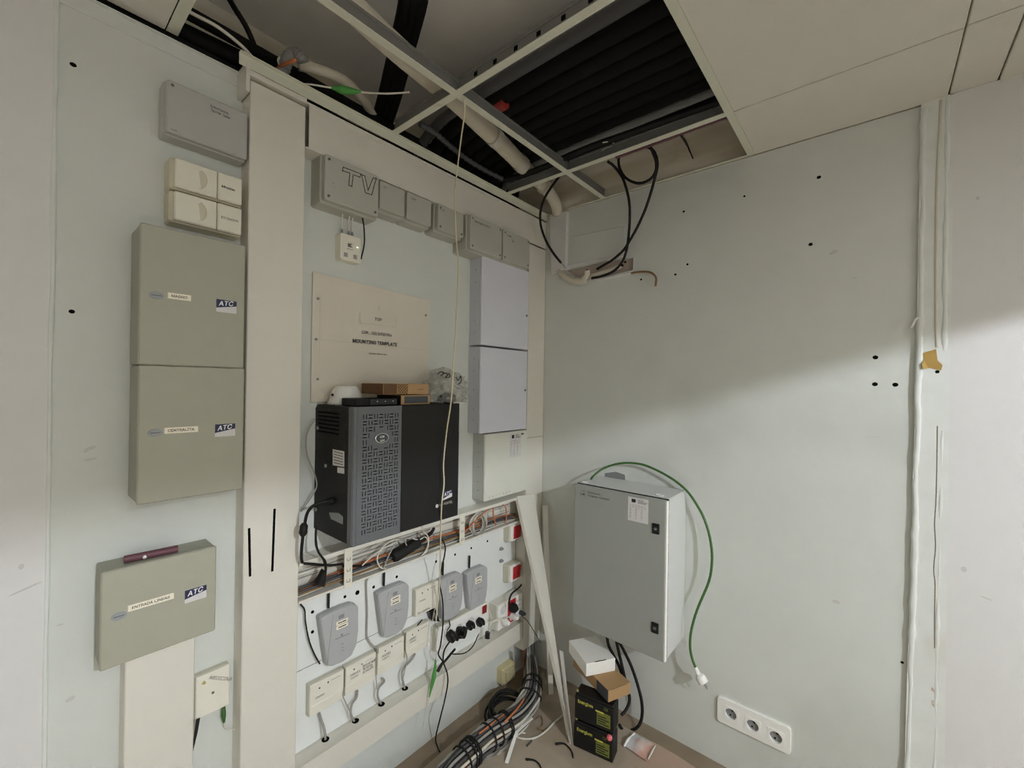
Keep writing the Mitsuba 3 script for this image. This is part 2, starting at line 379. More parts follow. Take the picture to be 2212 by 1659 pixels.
k = struct('ceiling')
cols = [(-2.135, -1.53), (-1.53, -0.925), (-0.925, -0.32), (-0.32, 0.0)]
rows = [(-0.311, W), (-0.92, -0.311), (-1.437, -0.92), (-1.535, -1.437), (-2.13, -1.535)]
for i, (x0, x1) in enumerate(cols):
    for j, (y0, y1) in enumerate(rows):
        if (j < 2 and i > 0) or (i == 0 and j == 1) or (i < 2 and j in (2, 3)): continue          # missing tiles; those out of view are left open to light the void
        g = 0.0022
        yl = y1 - (0.0095 if j == 2 and i else 0)
        part(k, 'tile', cbox(x0 + g, x1 - g - (0.012 if i == 0 and j < 2 else 0), y0 + g, yl - g, ZC - 0.002 + (0.003 if j == 3 else 0), ZC + 0.014, 0.002), 'm_tile')
part(k, 'outer_field', cat(cbox(-4.2, -2.136, -4.5, W, ZC - 0.002, ZC + 0.014, 0), cbox(-2.136, 0.0, -4.5, -2.132, ZC - 0.002, ZC + 0.014, 0)), 'm_tile')
part(k, 'backing', cat(cbox(-0.92, 0.0, -2.2, -0.93, ZC + 0.015, ZC + 0.02, 0), cbox(-2.2, -0.92, -2.2, -1.54, ZC + 0.015, ZC + 0.02, 0), cbox(-2.2, -1.545, -0.31, W, ZC + 0.015, ZC + 0.02, 0)), 'm_trunk_shade')
def tbar(a, b, web_h=0.036):
    (x0, y0), (x1, y1) = a, b
    fl = cbox(min(x0, x1) - (0.012 if x0 == x1 else 0), max(x0, x1) + (0.012 if x0 == x1 else 0), min(y0, y1) - (0.012 if y0 == y1 else 0), max(y0, y1) + (0.012 if y0 == y1 else 0), ZC - 0.0012, ZC + 0.0012, 0.0003)
    p = part(k, 'grid_bar', fl, 'm_grid')
    t = 0.0012
    wb = cbox(min(x0, x1) - (t if x0 == x1 else 0), max(x0, x1) + (t if x0 == x1 else 0), min(y0, y1) - (t if y0 == y1 else 0), max(y0, y1) + (t if y0 == y1 else 0), ZC + 0.0015, ZC + web_h, 0)
    bulb = cbox(min(x0, x1) - (0.004 if x0 == x1 else 0), max(x0, x1) + (0.004 if x0 == x1 else 0), min(y0, y1) - (0.004 if y0 == y1 else 0), max(y0, y1) + (0.004 if y0 == y1 else 0), ZC + web_h, ZC + web_h + 0.008, 0.001)
    part(p, 'web', cat(wb, bulb), 'm_steel')
tbar((-2.2, -0.311), (-0.002, -0.311))
tbar((-1.53, -0.92), (-0.0, -0.92))
tbar((-1.53, -0.299), (-1.53, W - 0.002)); tbar((-1.53, -0.908), (-1.53, -0.323))
for x in (-0.925, -0.32):
    tbar((x, -0.299), (x, 0.004)); tbar((x, -0.908), (x, -0.323))
part(k, 'edge_angle', cat(cbox(-1.40, -0.002, 0.002, 0.016, ZC - 0.001, ZC + 0.001, 0.0003), cbox(-1.40, -0.002, 0.0145, 0.017, ZC - 0.03, ZC, 0.0004)), 'm_grid')
part(k, 'edge_angle', cat(cbox(-2.2, -1.384, W - 0.014, W - 0.0005, 2.296, 2.298, 0.0003), cbox(-2.2, -1.384, W - 0.003, W - 0.0005, 2.262, 2.297, 0.0004)), 'm_green_wall')
part(k, 'edge_angle', cat(cbox(-0.014, 0.0, -0.908, 0.0, ZC - 0.001, ZC + 0.001, 0.0003)), 'm_grid')
for i in range(6):
    y = -0.40 - i * 0.075
    part(k, 'bar_slot', cbox(-0.9275, -0.9265, y, y + 0.012, ZC + 0.016, ZC + 0.028, 0), 'm_hole')

k = struct('ceiling_slab')                    # concrete soffit and walls of the void above the grid
put(k, cbox(-2.4, 0.1, -1.6, 0.45, 2.66, 2.72, 0), 'm_slab')
k = struct('wall_void_back'); put(k, cbox(-2.4, 0.1, 0.36, 0.40, 2.1, 2.66, 0), 'm_plenum_wall')
k = struct('wall_void_right'); put(k, cbox(0.006, 0.05, -1.6, 0.36, ZC - 0.003, 2.66, 0), 'm_plenum_wall')
k = struct('wall_void_left'); put(k, cbox(-2.44, -2.4, -1.6, 0.4, ZC, 2.66, 0), 'm_plenum_wall')
k = struct('wall_void_front'); put(k, cbox(-2.4, 0.1, -1.64, -1.6, ZC, 2.66, 0), 'm_plenum_wall')
k = struct('wall_room_left'); put(k, cbox(-4.25, -4.2, -4.5, W, 0, ZC, 0), 'm_room')
k = struct('wall_room_front'); put(k, cat(cbox(-4.2, -3.1, -4.55, -4.5, 0, ZC, 0), cbox(-1.3, 0.0, -4.55, -4.5, 0, ZC, 0), cbox(-3.1, -1.3, -4.55, -4.5, 0, 0.8, 0), cbox(-3.1, -1.3, -4.55, -4.5, 2.1, ZC, 0)), 'm_room')

# the lights: an added fill panel and window and an unseen bulb, all behind the camera
def emit(key, mesh, L):
    scene[key] = {**mikit.ply(mesh, 'm_white'), 'emitter': {'type': 'area', 'radiance': {'type': 'rgb', 'value': list(L)}}}
def flat(cx, cy, sx, sy, z):                  # a sheet facing down
    return trimesh.Trimesh([[cx - sx, cy - sy, z], [cx + sx, cy - sy, z], [cx + sx, cy + sy, z], [cx - sx, cy + sy, z]], [[0, 2, 1], [0, 3, 2]], process=False)
x, y = -1.45, -2.0
k = thing('ceiling_light', 'added square fill panel above and behind the camera', 'fill light')
part(k, 'frame', slab(sbox(x - 0.31, y - 0.31, x + 0.31, y + 0.31).difference(sbox(x - 0.28, y - 0.28, x + 0.28, y + 0.28)), ZC - 0.03, ZC - 0.003), 'm_white')
emit(numbered(k + '__diffuser'), flat(x, y, 0.279, 0.279, ZC - 0.02), FILL_PANEL_L)
k = struct('window_1')  # glowing pane added as soft fill, out of view
emit(k + '__pane', trimesh.Trimesh([[-3.1, -4.52, 0.8], [-1.3, -4.52, 0.8], [-1.3, -4.52, 2.1], [-3.1, -4.52, 2.1]], [[0, 2, 1], [0, 3, 2]], process=False), FILL_WINDOW_L)
k = struct('wall_doorway')                    # unseen partition, its doorway header placed to keep the bulb off the upper walls
HZ = 1.26 + 0.287 * 2.36
put(k, cat(cbox(-4.2, -3.3, -2.46, -2.36, 0, ZC - 0.003, 0), cbox(-0.35, -0.013, -2.46, -2.36, 0, ZC - 0.003, 0), cbox(-3.3, -0.35, -2.46, -2.36, HZ, ZC - 0.003, 0)), 'm_room')
k = thing('bulb_lamp', 'unseen bulb beyond the doorway, lighting the lower walls', 'lamp')
emit(k + '__bulb', trimesh.creation.icosphere(3, LAMP_RAD).apply_translation(LAMP_POS), LAMP_L)
part(k, 'flex', cyl(LAMP_POS + (0, 0, LAMP_RAD + 0.03), (0, 0, 1), 0.004, ZC - 0.003 - LAMP_POS[2] - LAMP_RAD - 0.03), 'm_black', True)
part(k, 'holder', cyl(LAMP_POS + (0, 0, LAMP_RAD + 0.001), (0, 0, 1), 0.015, 0.03), 'm_black', True)

# ------------------------------------------------------------------ on the back wall: trunking
def fb(u0, u1, v0, v1, w0, w1, c=0.0015): return place(cbox(u0, u1, v0, v1, w0, w1, c), FB)
def fbs(poly, w0, w1, c=0.0, n=1): return place(slab(poly, w0, w1, c, n), FB)
def fr(u0, u1, v0, v1, w0, w1, c=0.0015): return place(cbox(u0, u1, v0, v1, w0, w1, c), FR)
def frs(poly, w0, w1, c=0.0, n=1): return place(slab(poly, w0, w1, c, n), FR)
TW = 0.062
def bpoly(pts, w): return Polygon([bu(*p, w) for p in pts])

k = thing('vertical_trunking', 'tall cream vertical cable trunking left of the black exchange box, marked with two black strips', 'cable trunking')
part(k, 'cover', fb(-1.371, -1.2235, 0.004, 2.262, 0.0, TW, 0.002), 'm_trunk')
part(k, 'end_cap', cat(fb(-1.384, -1.374, 2.225, 2.302, 0.0, TW + 0.006, 0.001), fb(-1.384, -1.2235, 2.27, 2.284, 0.0, TW + 0.008, 0.001)), 'm_trunk')
for a, b in (((538, 1141), (540, 1245)), ((593, 1099), (588, 1234))):
    p, q = bu(*a, TW), bu(*b, TW)
    part(k, 'black_strip', fbs(LineString([p, q]).buffer(0.0028, cap_style=2), TW, TW + 0.001), 'm_hole')
k = thing('overhead_trunking', 'wide cream horizontal cable trunking above the row of junction boxes', 'cable trunking')
part(k, 'cover', fb(-1.213, -0.004, 2.146, 2.278, TW - 0.004, TW, 0.001), 'm_trunk')
part(k, 'back', fb(-1.2225, -0.001, 2.146, 2.278, 0.0, 0.004, 0.0005), 'm_trunk_shade')
part(k, 'side', fb(-1.2225, -0.001, 2.274, 2.28, 0.004, TW + 0.002, 0.001), 'm_trunk')
part(k, 'side', fb(-1.2225, -0.30, 2.142, 2.1465, 0.004, TW + 0.002, 0.001), 'm_trunk')
part(k, 'lip', fb(-1.2135, -0.002, 2.262, 2.268, TW, TW + 0.0015, 0.0006), 'm_trunk')
k = thing('corner_trunking', 'cream vertical cable trunking in the corner beside the white wall cabinets', 'cable trunking')
part(k, 'cover', fb(-0.138, -0.003, 1.186, 2.14, 0.0, TW, 0.002), 'm_trunk')
part(k, 'cover', fb(-0.138, -0.003, 0.142, 1.1845, 0.0, TW, 0.002), 'm_trunk')
k = thing('feeder_trunking', 'short cream vertical trunking running down from the lowest grey cabinet', 'cable trunking')
part(k, 'cover', fb(-1.608, -1.476, 0.002, 0.809, 0.0, TW, 0.002), 'm_trunk')
k = thing('lower_trunking', 'cream horizontal trunking under the white mounting board with drilled cable holes', 'cable trunking')
part(k, 'body', fb(-1.2235, -0.146, 0.206, 0.288, 0.0, TW - 0.003, 0.001), 'm_trunk')
part(k, 'cover', fb(-1.2235, -0.147, 0.208, 0.291, TW - 0.003, TW, 0.001), 'm_trunk')
for p in ((703, 1597), (768, 1557), (824, 1521), (875, 1487), (1053, 1373)):
    q = ah(*p, 0.2885)
    part(k, 'cable_hole', cyl((q[0], q[1], 0.286), (0, 0, 1), 0.0115 if p[0] < 1000 else 0.013, 0.0028, 20), 'm_hole')

# ------------------------------------------------------------------ left column of boxes
def sticker(parent, F, u0, v0, w, big=1.0):
    """The small two-tone ATC sticker: navy above a slanted line, silver below."""
    a, h = 0.044 * big, 0.031 * big
    s = part(parent, 'sticker', place(slab(sbox(u0, v0, u0 + a, v0 + h), w, w + 0.0006), F), 'm_label_grey')
    part(s, 'navy_field', place(slab(Polygon([(u0, v0 + h * .32), (u0 + a, v0 + h * .60), (u0 + a, v0 + h), (u0, v0 + h)]), w + 0.0006, w + 0.001), F), 'm_navy')
    lettering(s, 'ATC', F, u0 + a * .10, v0 + h * .50, w + 0.001, h * .36, 'm_white', True, rot=0.10, shear=0.25)
    return s
def oval(parent, F, u, v, w, ru_, rv_):
    o = part(parent, 'badge', place(slab(affinity.scale(Point(u, v).buffer(1, 10), ru_, rv_), w, w + 0.0012, 0.0004), F), 'm_oval')
    part(o, 'line', place(slab(sbox(u - ru_ * .7, v - rv_ * .1, u + ru_ * .7, v + rv_ * .1), w + 0.0012, w + 0.0016), F), 'm_ink_soft')

k = thing('intercom_box', 'plain light grey box high on the left wall with two handwritten lines', 'junction box')
part(k, 'body', fb(-1.553, -1.376, 2.040, 2.168, 0.0, 0.046, 0.003), 'm_grey_box')
part(k, 'lid', fb(-1.550, -1.377, 2.042, 2.166, 0.0465, 0.064, 0.003), 'm_grey_box')
u, v = bu(454, 226, .064)
lettering(k, 'Interfonos', FB, u, v - 0.005, 0.064, 0.0062, squash=.95, rot=-0.02)
lettering(k, 'Norte  Sala', FB, u + .002, v - 0.015, 0.064, 0.0062, squash=.95, rot=-0.02)
lettering(k, 'mod', FB, -1.541, 2.047, 0.064, 0.004, 'm_ink_soft')
part(k, 'screw', fbs(Point(-1.539, 2.155).buffer(0.0035, 8), 0.064, 0.0648), 'm_ink_soft')

for i, (v0, v1, s, lab) in enumerate(((1.915, 1.985, 'Miradas', 'upper of two cream fuse boxes below the plain grey box, with a short bold label'),
                                      (1.835, 1.905, 'EXTERIOR', 'lower of two cream fuse boxes, right above the upper grey cabinet'))):
    k = thing('fuse_box', lab, 'fuse box', 'cream fuse boxes on the left wall')
    part(k, 'body', fb(-1.540, -1.385, v0 - 0.003, v1 + 0.003, 0.0, 0.052, 0.004), 'm_cream_dark')
    d = part(k, 'door', fb(-1.532, -1.4445, v0, v1, 0.052, 0.065, 0.0025), 'm_cream')
    arc = [(-1.479 + 0.018 * math.cos(t) - 0.006, (v0 + v1) / 2 + 0.024 * math.sin(t)) for t in np.linspace(1.25, -1.45, 14)]
    part(d, 'finger_grip', place(tube([(a, b, 0.0645) for a, b in arc], 0.0014, n=2, sides=6), FB), 'm_cream_dark', True)
    part(d, 'grip_recess', fbs(Polygon(arc + [(-1.479, v0 + .012), (-1.484, (v0 + v1) / 2 + .018)]).buffer(0), 0.0648, 0.0653), 'm_cream_dark')
    d = part(k, 'door', fb(-1.443, -1.388, v0, v1, 0.052, 0.065, 0.0025), 'm_cream')
    lettering(d, s, FB, -1.4355, (v0 + v1) / 2 - 0.003, 0.065, 0.0058, bold=(i == 0), rot=-0.01)

def grey_cabinet(lab, u0, u1, v0, v1, w, txt, tu, tv, rot, su, sv, ou, ov, strip):
    k = thing('telephone_cabinet', lab, 'cabinet', 'grey-green cabinets on the left wall')
    part(k, 'body', fb(u0, u1, v0, v1, 0.0, w - 0.012, 0.0025), 'm_cab_shaded')
    d = part(k, 'door', fb(u0 - .001, u1 + .001, v0 - .001, v1 + .001, w - 0.0112, w, 0.0025), 'm_cab')
    oval(d, FB, ou, ov, w, 0.0135, 0.0085)
    n = width(txt, 0.0058)
    lb = sbox(-0.006, -0.0042, n + 0.008, 0.0098)
    lb = affinity.translate(affinity.rotate(lb, rot, origin=(0, 0), use_radians=True), tu, tv)
    l = part(d, 'label', fbs(lb, w, w + 0.0007), 'm_label')
    lettering(l, txt, FB, tu, tv, w + 0.0007, 0.0058, 'm_ink_soft', True, rot=rot)
    sticker(d, FB, su, sv, w)
    return k
q = lambda px, py, w: bu(px, py, w)
u, v = q(366, 641, .11); o = q(338, 638, .11); s = q(467, 672, .11)
grey_cabinet('grey-green cabinet under the cream fuse boxes, short label, upper of the stacked pair', -1.600, -1.393, 1.481, 1.796, 0.11, 'MAGNO', u + 0.003, v, 0.0, s[0], s[1] - .001, *o, 0)
u, v = q(362, 933, .11); o = q(335, 935, .11); s = q(464, 944, .11)
grey_cabinet('grey-green cabinet labelled CENTRALITA, lower of the stacked pair', -1.599, -1.391, 1.167, 1.478, 0.11, 'CENTRALITA', u, v, 0.0, s[0], s[1], *o, 0)
u, v = q(284, 1316, .085); o = q(257, 1331, .085); s = q(399, 1304, .085)
k = grey_cabinet('low grey-green cabinet labelled ENTRADA LINEAS with a maroon pen lying on it', -1.652, -1.440, 0.811, 1.024, 0.085, 'ENTRADA LINEAS', u, v, 0.0, s[0], s[1], *o, 0)
a, b = ah(268, 1209, 1.033), ah(384, 1185, 1.033)
k = thing('marker_pen', 'maroon pen lying on top of the low grey-green cabinet', 'pen')
part(k, 'barrel', tube([a, b], [0.0085, 0.0085], n=3, sides=10), 'm_maroon', True)
part(k, 'clip', cyl(a + (b - a) * .35 + np.array([0, -0.0085, 0.0]), (0, -0.6, -.2), 0.004, 0.004, 10), 'm_white', True)

k = thing('alarm_module', 'small square white module beside the feeder trunking with handwriting and a green wire end', 'module')
part(k, 'body', fb(-1.466, -1.3865, 0.563, 0.673, 0.0, 0.018, 0.002), 'm_module_side')
f = part(k, 'face', fb(-1.464, -1.3868, 0.562, 0.672, 0.018, 0.025, 0.002), 'm_module')
u, v = bu(450, 1467, .025)
lettering(f, 'MEDICINA', FB, u, v, 0.025, 0.0085, 'm_ink_soft', False, rot=-0.55, shear=0.2)
part(f, 'stain', fbs(Polygon([bu(*p, .025) for p in ((435, 1478), (441, 1470), (446, 1474), (442, 1479))]), 0.025, 0.0255), 'm_brass')
part(f, 'led', fbs(Point(*bu(460, 1496, .025)).buffer(0.0032, 6), 0.025, 0.0262), 'm_ink_soft')
part(k, 'green_lead', place(tube([(*bu(483, 1526, .012), .012), (*bu(483, 1545, .014), .014), (*bu(484, 1560, .012), .012)], [0.004, 0.006, 0.003]), FB), 'm_green_wire', True)
part(k, 'white_lead', place(tube([(*bu(484, 1558, .012), .012), (*bu(486, 1570, .012), .012), (*bu(494, 1576, .012), .012), (*bu(508, 1574, .02), .02), (*bu(518, 1568, .035), .035)], 0.0018), FB), 'm_light_wire', True)
k = thing('black_tape_strip', 'black pointed strip hanging below the small white module', 'strip')
put(k, fbs(Polygon([bu(*p, .03) for p in ((424, 1554), (432, 1551), (427, 1580), (417, 1622), (416, 1610))]), 0.029, 0.031), 'm_black_soft')

# ------------------------------------------------------------------ junction boxes in a row
def screw(parent, F, u, v, w, r=0.0048):
    s = part(parent, 'screw', place(slab(Point(u, v).buffer(r, 8), w, w + 0.0012, 0.0004), F), 'm_mid_grey')
    part(s, 'slot', place(slab(affinity.rotate(sbox(u - r * .8, v - r * .18, u + r * .8, v + r * .18), 35), w + 0.0012, w + 0.0016), F), 'm_hole')
def jbox(lab, u0, u1, v0, v1, w, scr=(1, 1, 1, 1), r=0.008):
    k = thing('junction_box', lab, 'junction box', 'grey junction boxes under the overhead trunking')
    part(k, 'body', fbs(rrect(u0 - .006, u1 + .006, v0 - .008, v1 + .006, r), 0.0, w - 0.02, 0.002), 'm_junction')
    l = part(k, 'lid', fbs(rrect(u0, u1, v0, v1, r * .6), w - 0.0195, w, 0.003, 2), 'm_junction_lid')
    for (a, b), on in zip(((u0 + .012, v1 - .013), (u1 - .012, v1 - .013), (u0 + .012, v0 + .013), (u1 - .012, v0 + .013)), scr):
        if on: screw(l, FB, a, b, w)
    return k, l
k, l = jbox('large grey junction box with the letters TV drawn in outline', -1.171, -0.987, 2.003, 2.141, 0.08)
def outline(poly, r): return poly.buffer(r, join_style=2).difference(poly.buffer(-r, join_style=2))
w = .08
Tq = Polygon([bu(*p, w) for p in ((741, 361), (780, 376), (777, 383), (763, 377), (760, 403), (753, 400), (756, 374), (740, 369))])
Vq = Polygon([bu(*p, w) for p in ((781, 377), (788, 380), (795, 411), (806, 384), (812, 387), (803, 421), (789, 416))])
part(l, 'lettering', fbs(outline(Tq, 0.0011), w, w + 0.0004), 'm_ink')
part(l, 'lettering', fbs(outline(Vq, 0.0011), w, w + 0.0004), 'm_ink')
u, v = bu(718, 400, w); lettering(l, 'RF', FB, u, v + .004, w, .005, 'm_ink_pale'); lettering(l, '1-H', FB, u - .002, v - .006, w, .005, 'm_ink_pale')
k, l = jbox('grey junction box right of the TV box, a short mark at its top left', -0.976, -0.875, 2.042, 2.136, 0.07, (0, 0, 0, 0))
lettering(l, 'voz', FB, -0.963, 2.116, .07, .005)
k, l = jbox('narrow grey junction box, third in the row, a curved pen mark on top', -0.864, -0.753, 2.041, 2.138, 0.068, (0, 0, 0, 0), .012)
lettering(l, 'luces', FB, -0.845, 2.117, .068, .006)
k, l = jbox('wide low grey junction box, fourth in the row, behind the hanging white cord', -0.726, -0.592, 2.040, 2.138, 0.075, (1, 0, 1, 1), .012)
lettering(l, 'red', FB, -0.706, 2.118, .075, .005)
k, l = jbox('deep grey junction box with a handwritten line, above the left of the white cabinets', -0.577, -0.384, 2.000, 2.138, 0.10)
lettering(l, 'INTER VOZ', FB, -0.555, 2.112, .10, .008, squash=1.6)
k, l = jbox('deep grey junction box with a small scribbled sign, last in the row by the corner', -0.376, -0.186, 2.000, 2.136, 0.10)
lettering(l, 'megafon', FB, -0.352, 2.112, .10, .006); lettering(l, 'W', FB, -0.318, 2.092, .10, .011)
k = thing('cable_tail', 'reddish cable tail showing between the overhead trunking and the last junction box', 'cable')
put(k, place(tube([(-.19, 2.14, .03), (-.14, 2.138, .05), (-.06, 2.136, .05), (-.02, 2.13, .04)], .007), FB), 'm_rust', True)

k = thing('tv_amplifier', 'small cream amplifier with three plugged leads below the TV box', 'amplifier')
part(k, 'body', fbs(rrect(-1.095, -1.020, 1.846, 1.934, .008), 0.0, 0.034, 0.004, 2), 'm_cream')
f = part(k, 'face', fbs(rrect(-1.090, -1.026, 1.850, 1.930, .005), 0.034, 0.0352), 'm_module')
part(f, 'mark', fbs(Polygon([(-1.07, 1.892), (-1.052, 1.892), (-1.061, 1.899), (-1.052, 1.904), (-1.07, 1.904)]), .0352, .0356), 'm_ink_soft')
lettering(f, 'picokom', FB, -1.073, 1.884, .0352, .004, 'm_ink_soft')
for a in (-1.083, -1.05): part(f, 'print', fbs(sbox(a, 1.857, a + .013, 1.871), .0352, .0356), 'm_ink_pale')
part(f, 'print', fbs(sbox(-1.07, 1.912, -1.045, 1.926), .0352, .0355), 'm_label')
scene[numbered(f + '__led')] = {**mikit.ply(place(slab(Point(-1.036, 1.898).buffer(.002, 6), .0352, .037), FB), 'm_white'), 'emitter': {'type': 'area', 'radiance': {'type': 'rgb', 'value': [0.9, 1.6, 0.5]}}}
for a in (-1.082, -1.058, -1.046):
    p = part(k, 'plug', place(tube([(a, 1.934, .018), (a, 1.95, .018)], [.0055, .0028], smooth_path=False, sides=8), FB), 'm_mid_grey', True)
    part(k, 'lead', place(tube([(a, 1.95, .018), (a - .002, 1.975, .02), (a - .004, 2.0, .03)], .0022), FB), 'm_light_wire', True)
k = thing('amplifier_power_lead', 'thin black lead curving from the TV box down beside the cream amplifier', 'cable')
put(k, place(tube([(*bu(783, 470, .05), .05), (*bu(786, 490, .045), .045), (*bu(787, 525, .04), .04), (*bu(780, 560, .02), .02)], .0022), FB), 'm_black', True)

k = thing('mounting_template', 'yellowed paper sheet headed MOUNTING TEMPLATE pinned above the black exchange box', 'paper')
quad = [(-1.170, 1.383), (-0.704, 1.388), (-0.703, 1.776), (-1.169, 1.794)]
pl = []
nu, nv = 24, 18
for j in range(nv + 1):
    for i in range(nu + 1):
        s_, t_ = i / nu, j / nv
        a = np.array(quad[0]) * (1 - s_) * (1 - t_) + np.array(quad[1]) * s_ * (1 - t_) + np.array(quad[2]) * s_ * t_ + np.array(quad[3]) * (1 - s_) * t_
        ww = 0.003 + 0.0025 * abs(t_ - .47) + 0.0015 * (1 - s_) ** 6 + 0.0015 * float(meshkit.noise(np.array([[s_ * 4, t_ * 3, 2.]]))[0])
        pl.append((a[0], a[1], ww))
Fq = [[j * (nu + 1) + i, j * (nu + 1) + i + 1, (j + 1) * (nu + 1) + i + 1, (j + 1) * (nu + 1) + i] for j in range(nv) for i in range(nu)]
Fq = np.array(Fq); sheet = trimesh.Trimesh(np.array(pl), np.vstack([Fq[:, [0, 1, 2]], Fq[:, [0, 2, 3]]]), process=False)
put(k + '__sheet', place(sheet, FB), 'm_paper', True)
WP = 0.0068
for s, p, h, b in (('TOP', (817, 693), .0105, False), ('LDK-50/100/V86', (815, 724), .0105, False), ('MOUNTING TEMPLATE', (812, 744), .0115, True), ('BLANK0013 MANUAL 2007', (817, 766), .004, False)):
    u, v = bu(*p, WP); lettering(k, s, FB, u, v, WP, h, 'm_ink', b, center=True, rot=0.0)
br = LineString([bu(778, 673, WP), bu(777, 697, WP), bu(855, 707, WP), bu(856, 684, WP)]).buffer(.0007)
part(k, 'print_line', fbs(br, WP, WP + .0003), 'm_paper_line')
ar_ = LineString([bu(819, 662, WP), bu(819, 674, WP)]).buffer(.0007).union(Polygon([bu(819, 660, WP), bu(816, 666, WP), bu(822, 667, WP)]))
part(k, 'print_line', fbs(ar_, WP, WP + .0003), 'm_paper_line')
for line in (((672, 731), (926, 758)), ((692, 606), (690, 868))):
    part(k, 'fold', fbs(LineString([bu(*p, WP - .001) for p in line]).buffer(.0005), WP - .0022, WP - .0014), 'm_paper_line')
for p in ((687, 645), (920, 681), (686, 819), (683, 733)):
    u, v = bu(*p, WP); c = part(k, 'tack', place(cyl((u, v, WP - .002), (0, 0, 1), .004, .004, 10), FB), 'm_mid_grey')

# ------------------------------------------------------------------ white cabinets
def white_cabinet(lab, u0, u1, v0, v1, w, m, ms, lock):
    k = thing('wall_cabinet', lab, 'cabinet', 'white cabinets by the corner')
    part(k, 'body', fb(u0, u1, v0, v1, 0.0, w - 0.014, 0.002), ms)
    d = part(k, 'door', fb(u0 - .001, u1 + .001, v0, v1, w - 0.0136, w, 0.003), m)
    for t in (.15, .28, .5, .72, .86):
        part(k, 'side_hole', place(slab(Point(0, 0).buffer(.0022, 5), 0, .0008), mtx([(0, -1, 0), (0, 0, 1), (-1, 0, 0)], (u0, W - w * .45, v0 + (v1 - v0) * t))), 'm_ink_soft')
    if lock:
        s = part(d, 'lock', place(cyl((u1 - .016, v0 + (v1 - v0) * lock, w - .001), (0, 0, 1), .0070, .004, 16), FB), 'm_chrome')
        part(s, 'keyhole', place(cyl((u1 - .016, v0 + (v1 - v0) * lock, w + .003), (0, 0, 1), .0035, .0006, 10), FB), 'm_ink')
    return k, d
white_cabinet('upper white cabinet with a round lock, right under the deep junction boxes', -0.480, -0.160, 1.616, 1.995, 0.078, 'm_white_cab', 'm_white_cab_side', .43)
white_cabinet('middle white cabinet with a round lock, between two others by the corner', -0.481, -0.163, 1.234, 1.608, 0.078, 'm_white_cab', 'm_white_cab_side', .5)
k, d = white_cabinet('lowest pale cabinet by the corner with a paper label and spaced lettering', -0.446, -0.153, 0.937, 1.229, 0.078, 'm_pale_cab', 'm_pale_cab_side', 0)
def data_label(parent, F, u0, u1, v0, v1, w):
    s = part(parent, 'label', place(slab(sbox(u0, v0, u1, v1), w, w + .0006), F), 'm_label_grey')
    a, h = u1 - u0, v1 - v0
    part(s, 'logo', place(slab(rrect(u0 + a * .18, u0 + a * .38, v1 - h * .21, v1 - h * .07, .002), w + .0006, w + .001), F), 'm_ink')
    part(s, 'print', place(slab(unary_union([sbox(u0 + a * .48, v1 - h * f, u0 + a * g, v1 - h * f + h * .022) for f, g in ((.10, .8), (.16, .95), (.21, .9))]), w + .0006, w + .0009), F), 'm_ink_soft')
    rows = [sbox(u0 + a * (.08 + .14 * j), v1 - h * (.3 + .028 * i), u0 + a * (.08 + .14 * j + .09), v1 - h * (.3 + .028 * i) + h * .012) for i in range(22) for j in range(6) if (i < 6 or j % 2 == 0) and (i * 5 + j * 3) % 4]
    part(s, 'print', place(slab(unary_union(rows), w + .0006, w + .0008), F), 'm_ink_pale')
    return s
u0, v1 = bu(1101, 937, .078); u1, v0 = bu(1125, 985, .078)
data_label(d, FB, u0, u1, v0, v1, .078)
part(d, 'mark', fbs(sbox(*bu(1126, 939, .078), bu(1131, 934, .078)[0], bu(1126, 936, .078)[1]), .078, .0784), 'm_ink')
u, v = bu(1056, 1075, .078)
for i, ch in enumerate('DATANET'):
    lettering(d, ch, FB, u + i * .0225, v - .002, .078, .007, 'm_ink_soft')

# ------------------------------------------------------------------ the black exchange and what lies on it
PW = 0.235
k = thing('telephone_exchange', 'large black exchange box with a grey slotted panel under the paper template', 'telephone exchange')
prof = Polygon([(0, 0.981), (PW - .014, 0.981), (PW - .014, 1.376), (0.016, 1.376), (0, 1.362)])
body = trimesh.creation.extrude_polygon(prof, 0.408 - .004, engine='earcut')      # (w, v) profile, along u
body = place(body, mtx([(0, -1, 0), (0, 0, 1), (1, 0, 0)], (-1.151, W, 0)))
body.fix_normals()
part(k, 'body', body, 'm_black')
part(k, 'front_panel', fb(-0.990, -0.744, 0.979, 1.378, PW - .0135, PW - .002, 0.003), 'm_black_soft')
u0, u1, v0, v1 = -1.152, -0.991, 0.979, 1.377
gp = Polygon([(u0, v0), (u1, v0), (u1, v1), (u0, v1)])
bc = np.array(bu(824, 946, PW))
badge = affinity.scale(Point(*bc).buffer(1, 16), .0235, .0155)
gap = affinity.scale(Point(*bc).buffer(1, 16), .034, .026)
holes = []
nc, nr = 7, 19
gu0, gu1, gv0, gv1 = -1.126, -1.001, 1.004, 1.357
cu, cv = (gu1 - gu0) / nc, (gv1 - gv0) / nr
for i in range(nc):
    for j in range(nr):
        a, b = gu0 + (i + .5) * cu, gv0 + (j + .5) * cv
        for s in (-1, 1):
            h = sbox(a + s * cu * .26 - .0014, b - cv * .36, a + s * cu * .26 + .0014, b + cv * .36) if (i + j) % 2 == 0 else sbox(a - cu * .38, b + s * cv * .24 - .0013, a + cu * .38, b + s * cv * .24 + .0013)
            if not h.intersects(gap): holes.append(h)
gpan = gp.difference(unary_union(holes))
part(k, 'grille', fbs(gpan, PW - .004, PW), 'm_grille')
part(k, 'grille_backing', fb(u0 + .002, u1, v0 + .001, v1 - .001, PW - .0135, PW - .0042, 0), 'm_hole')
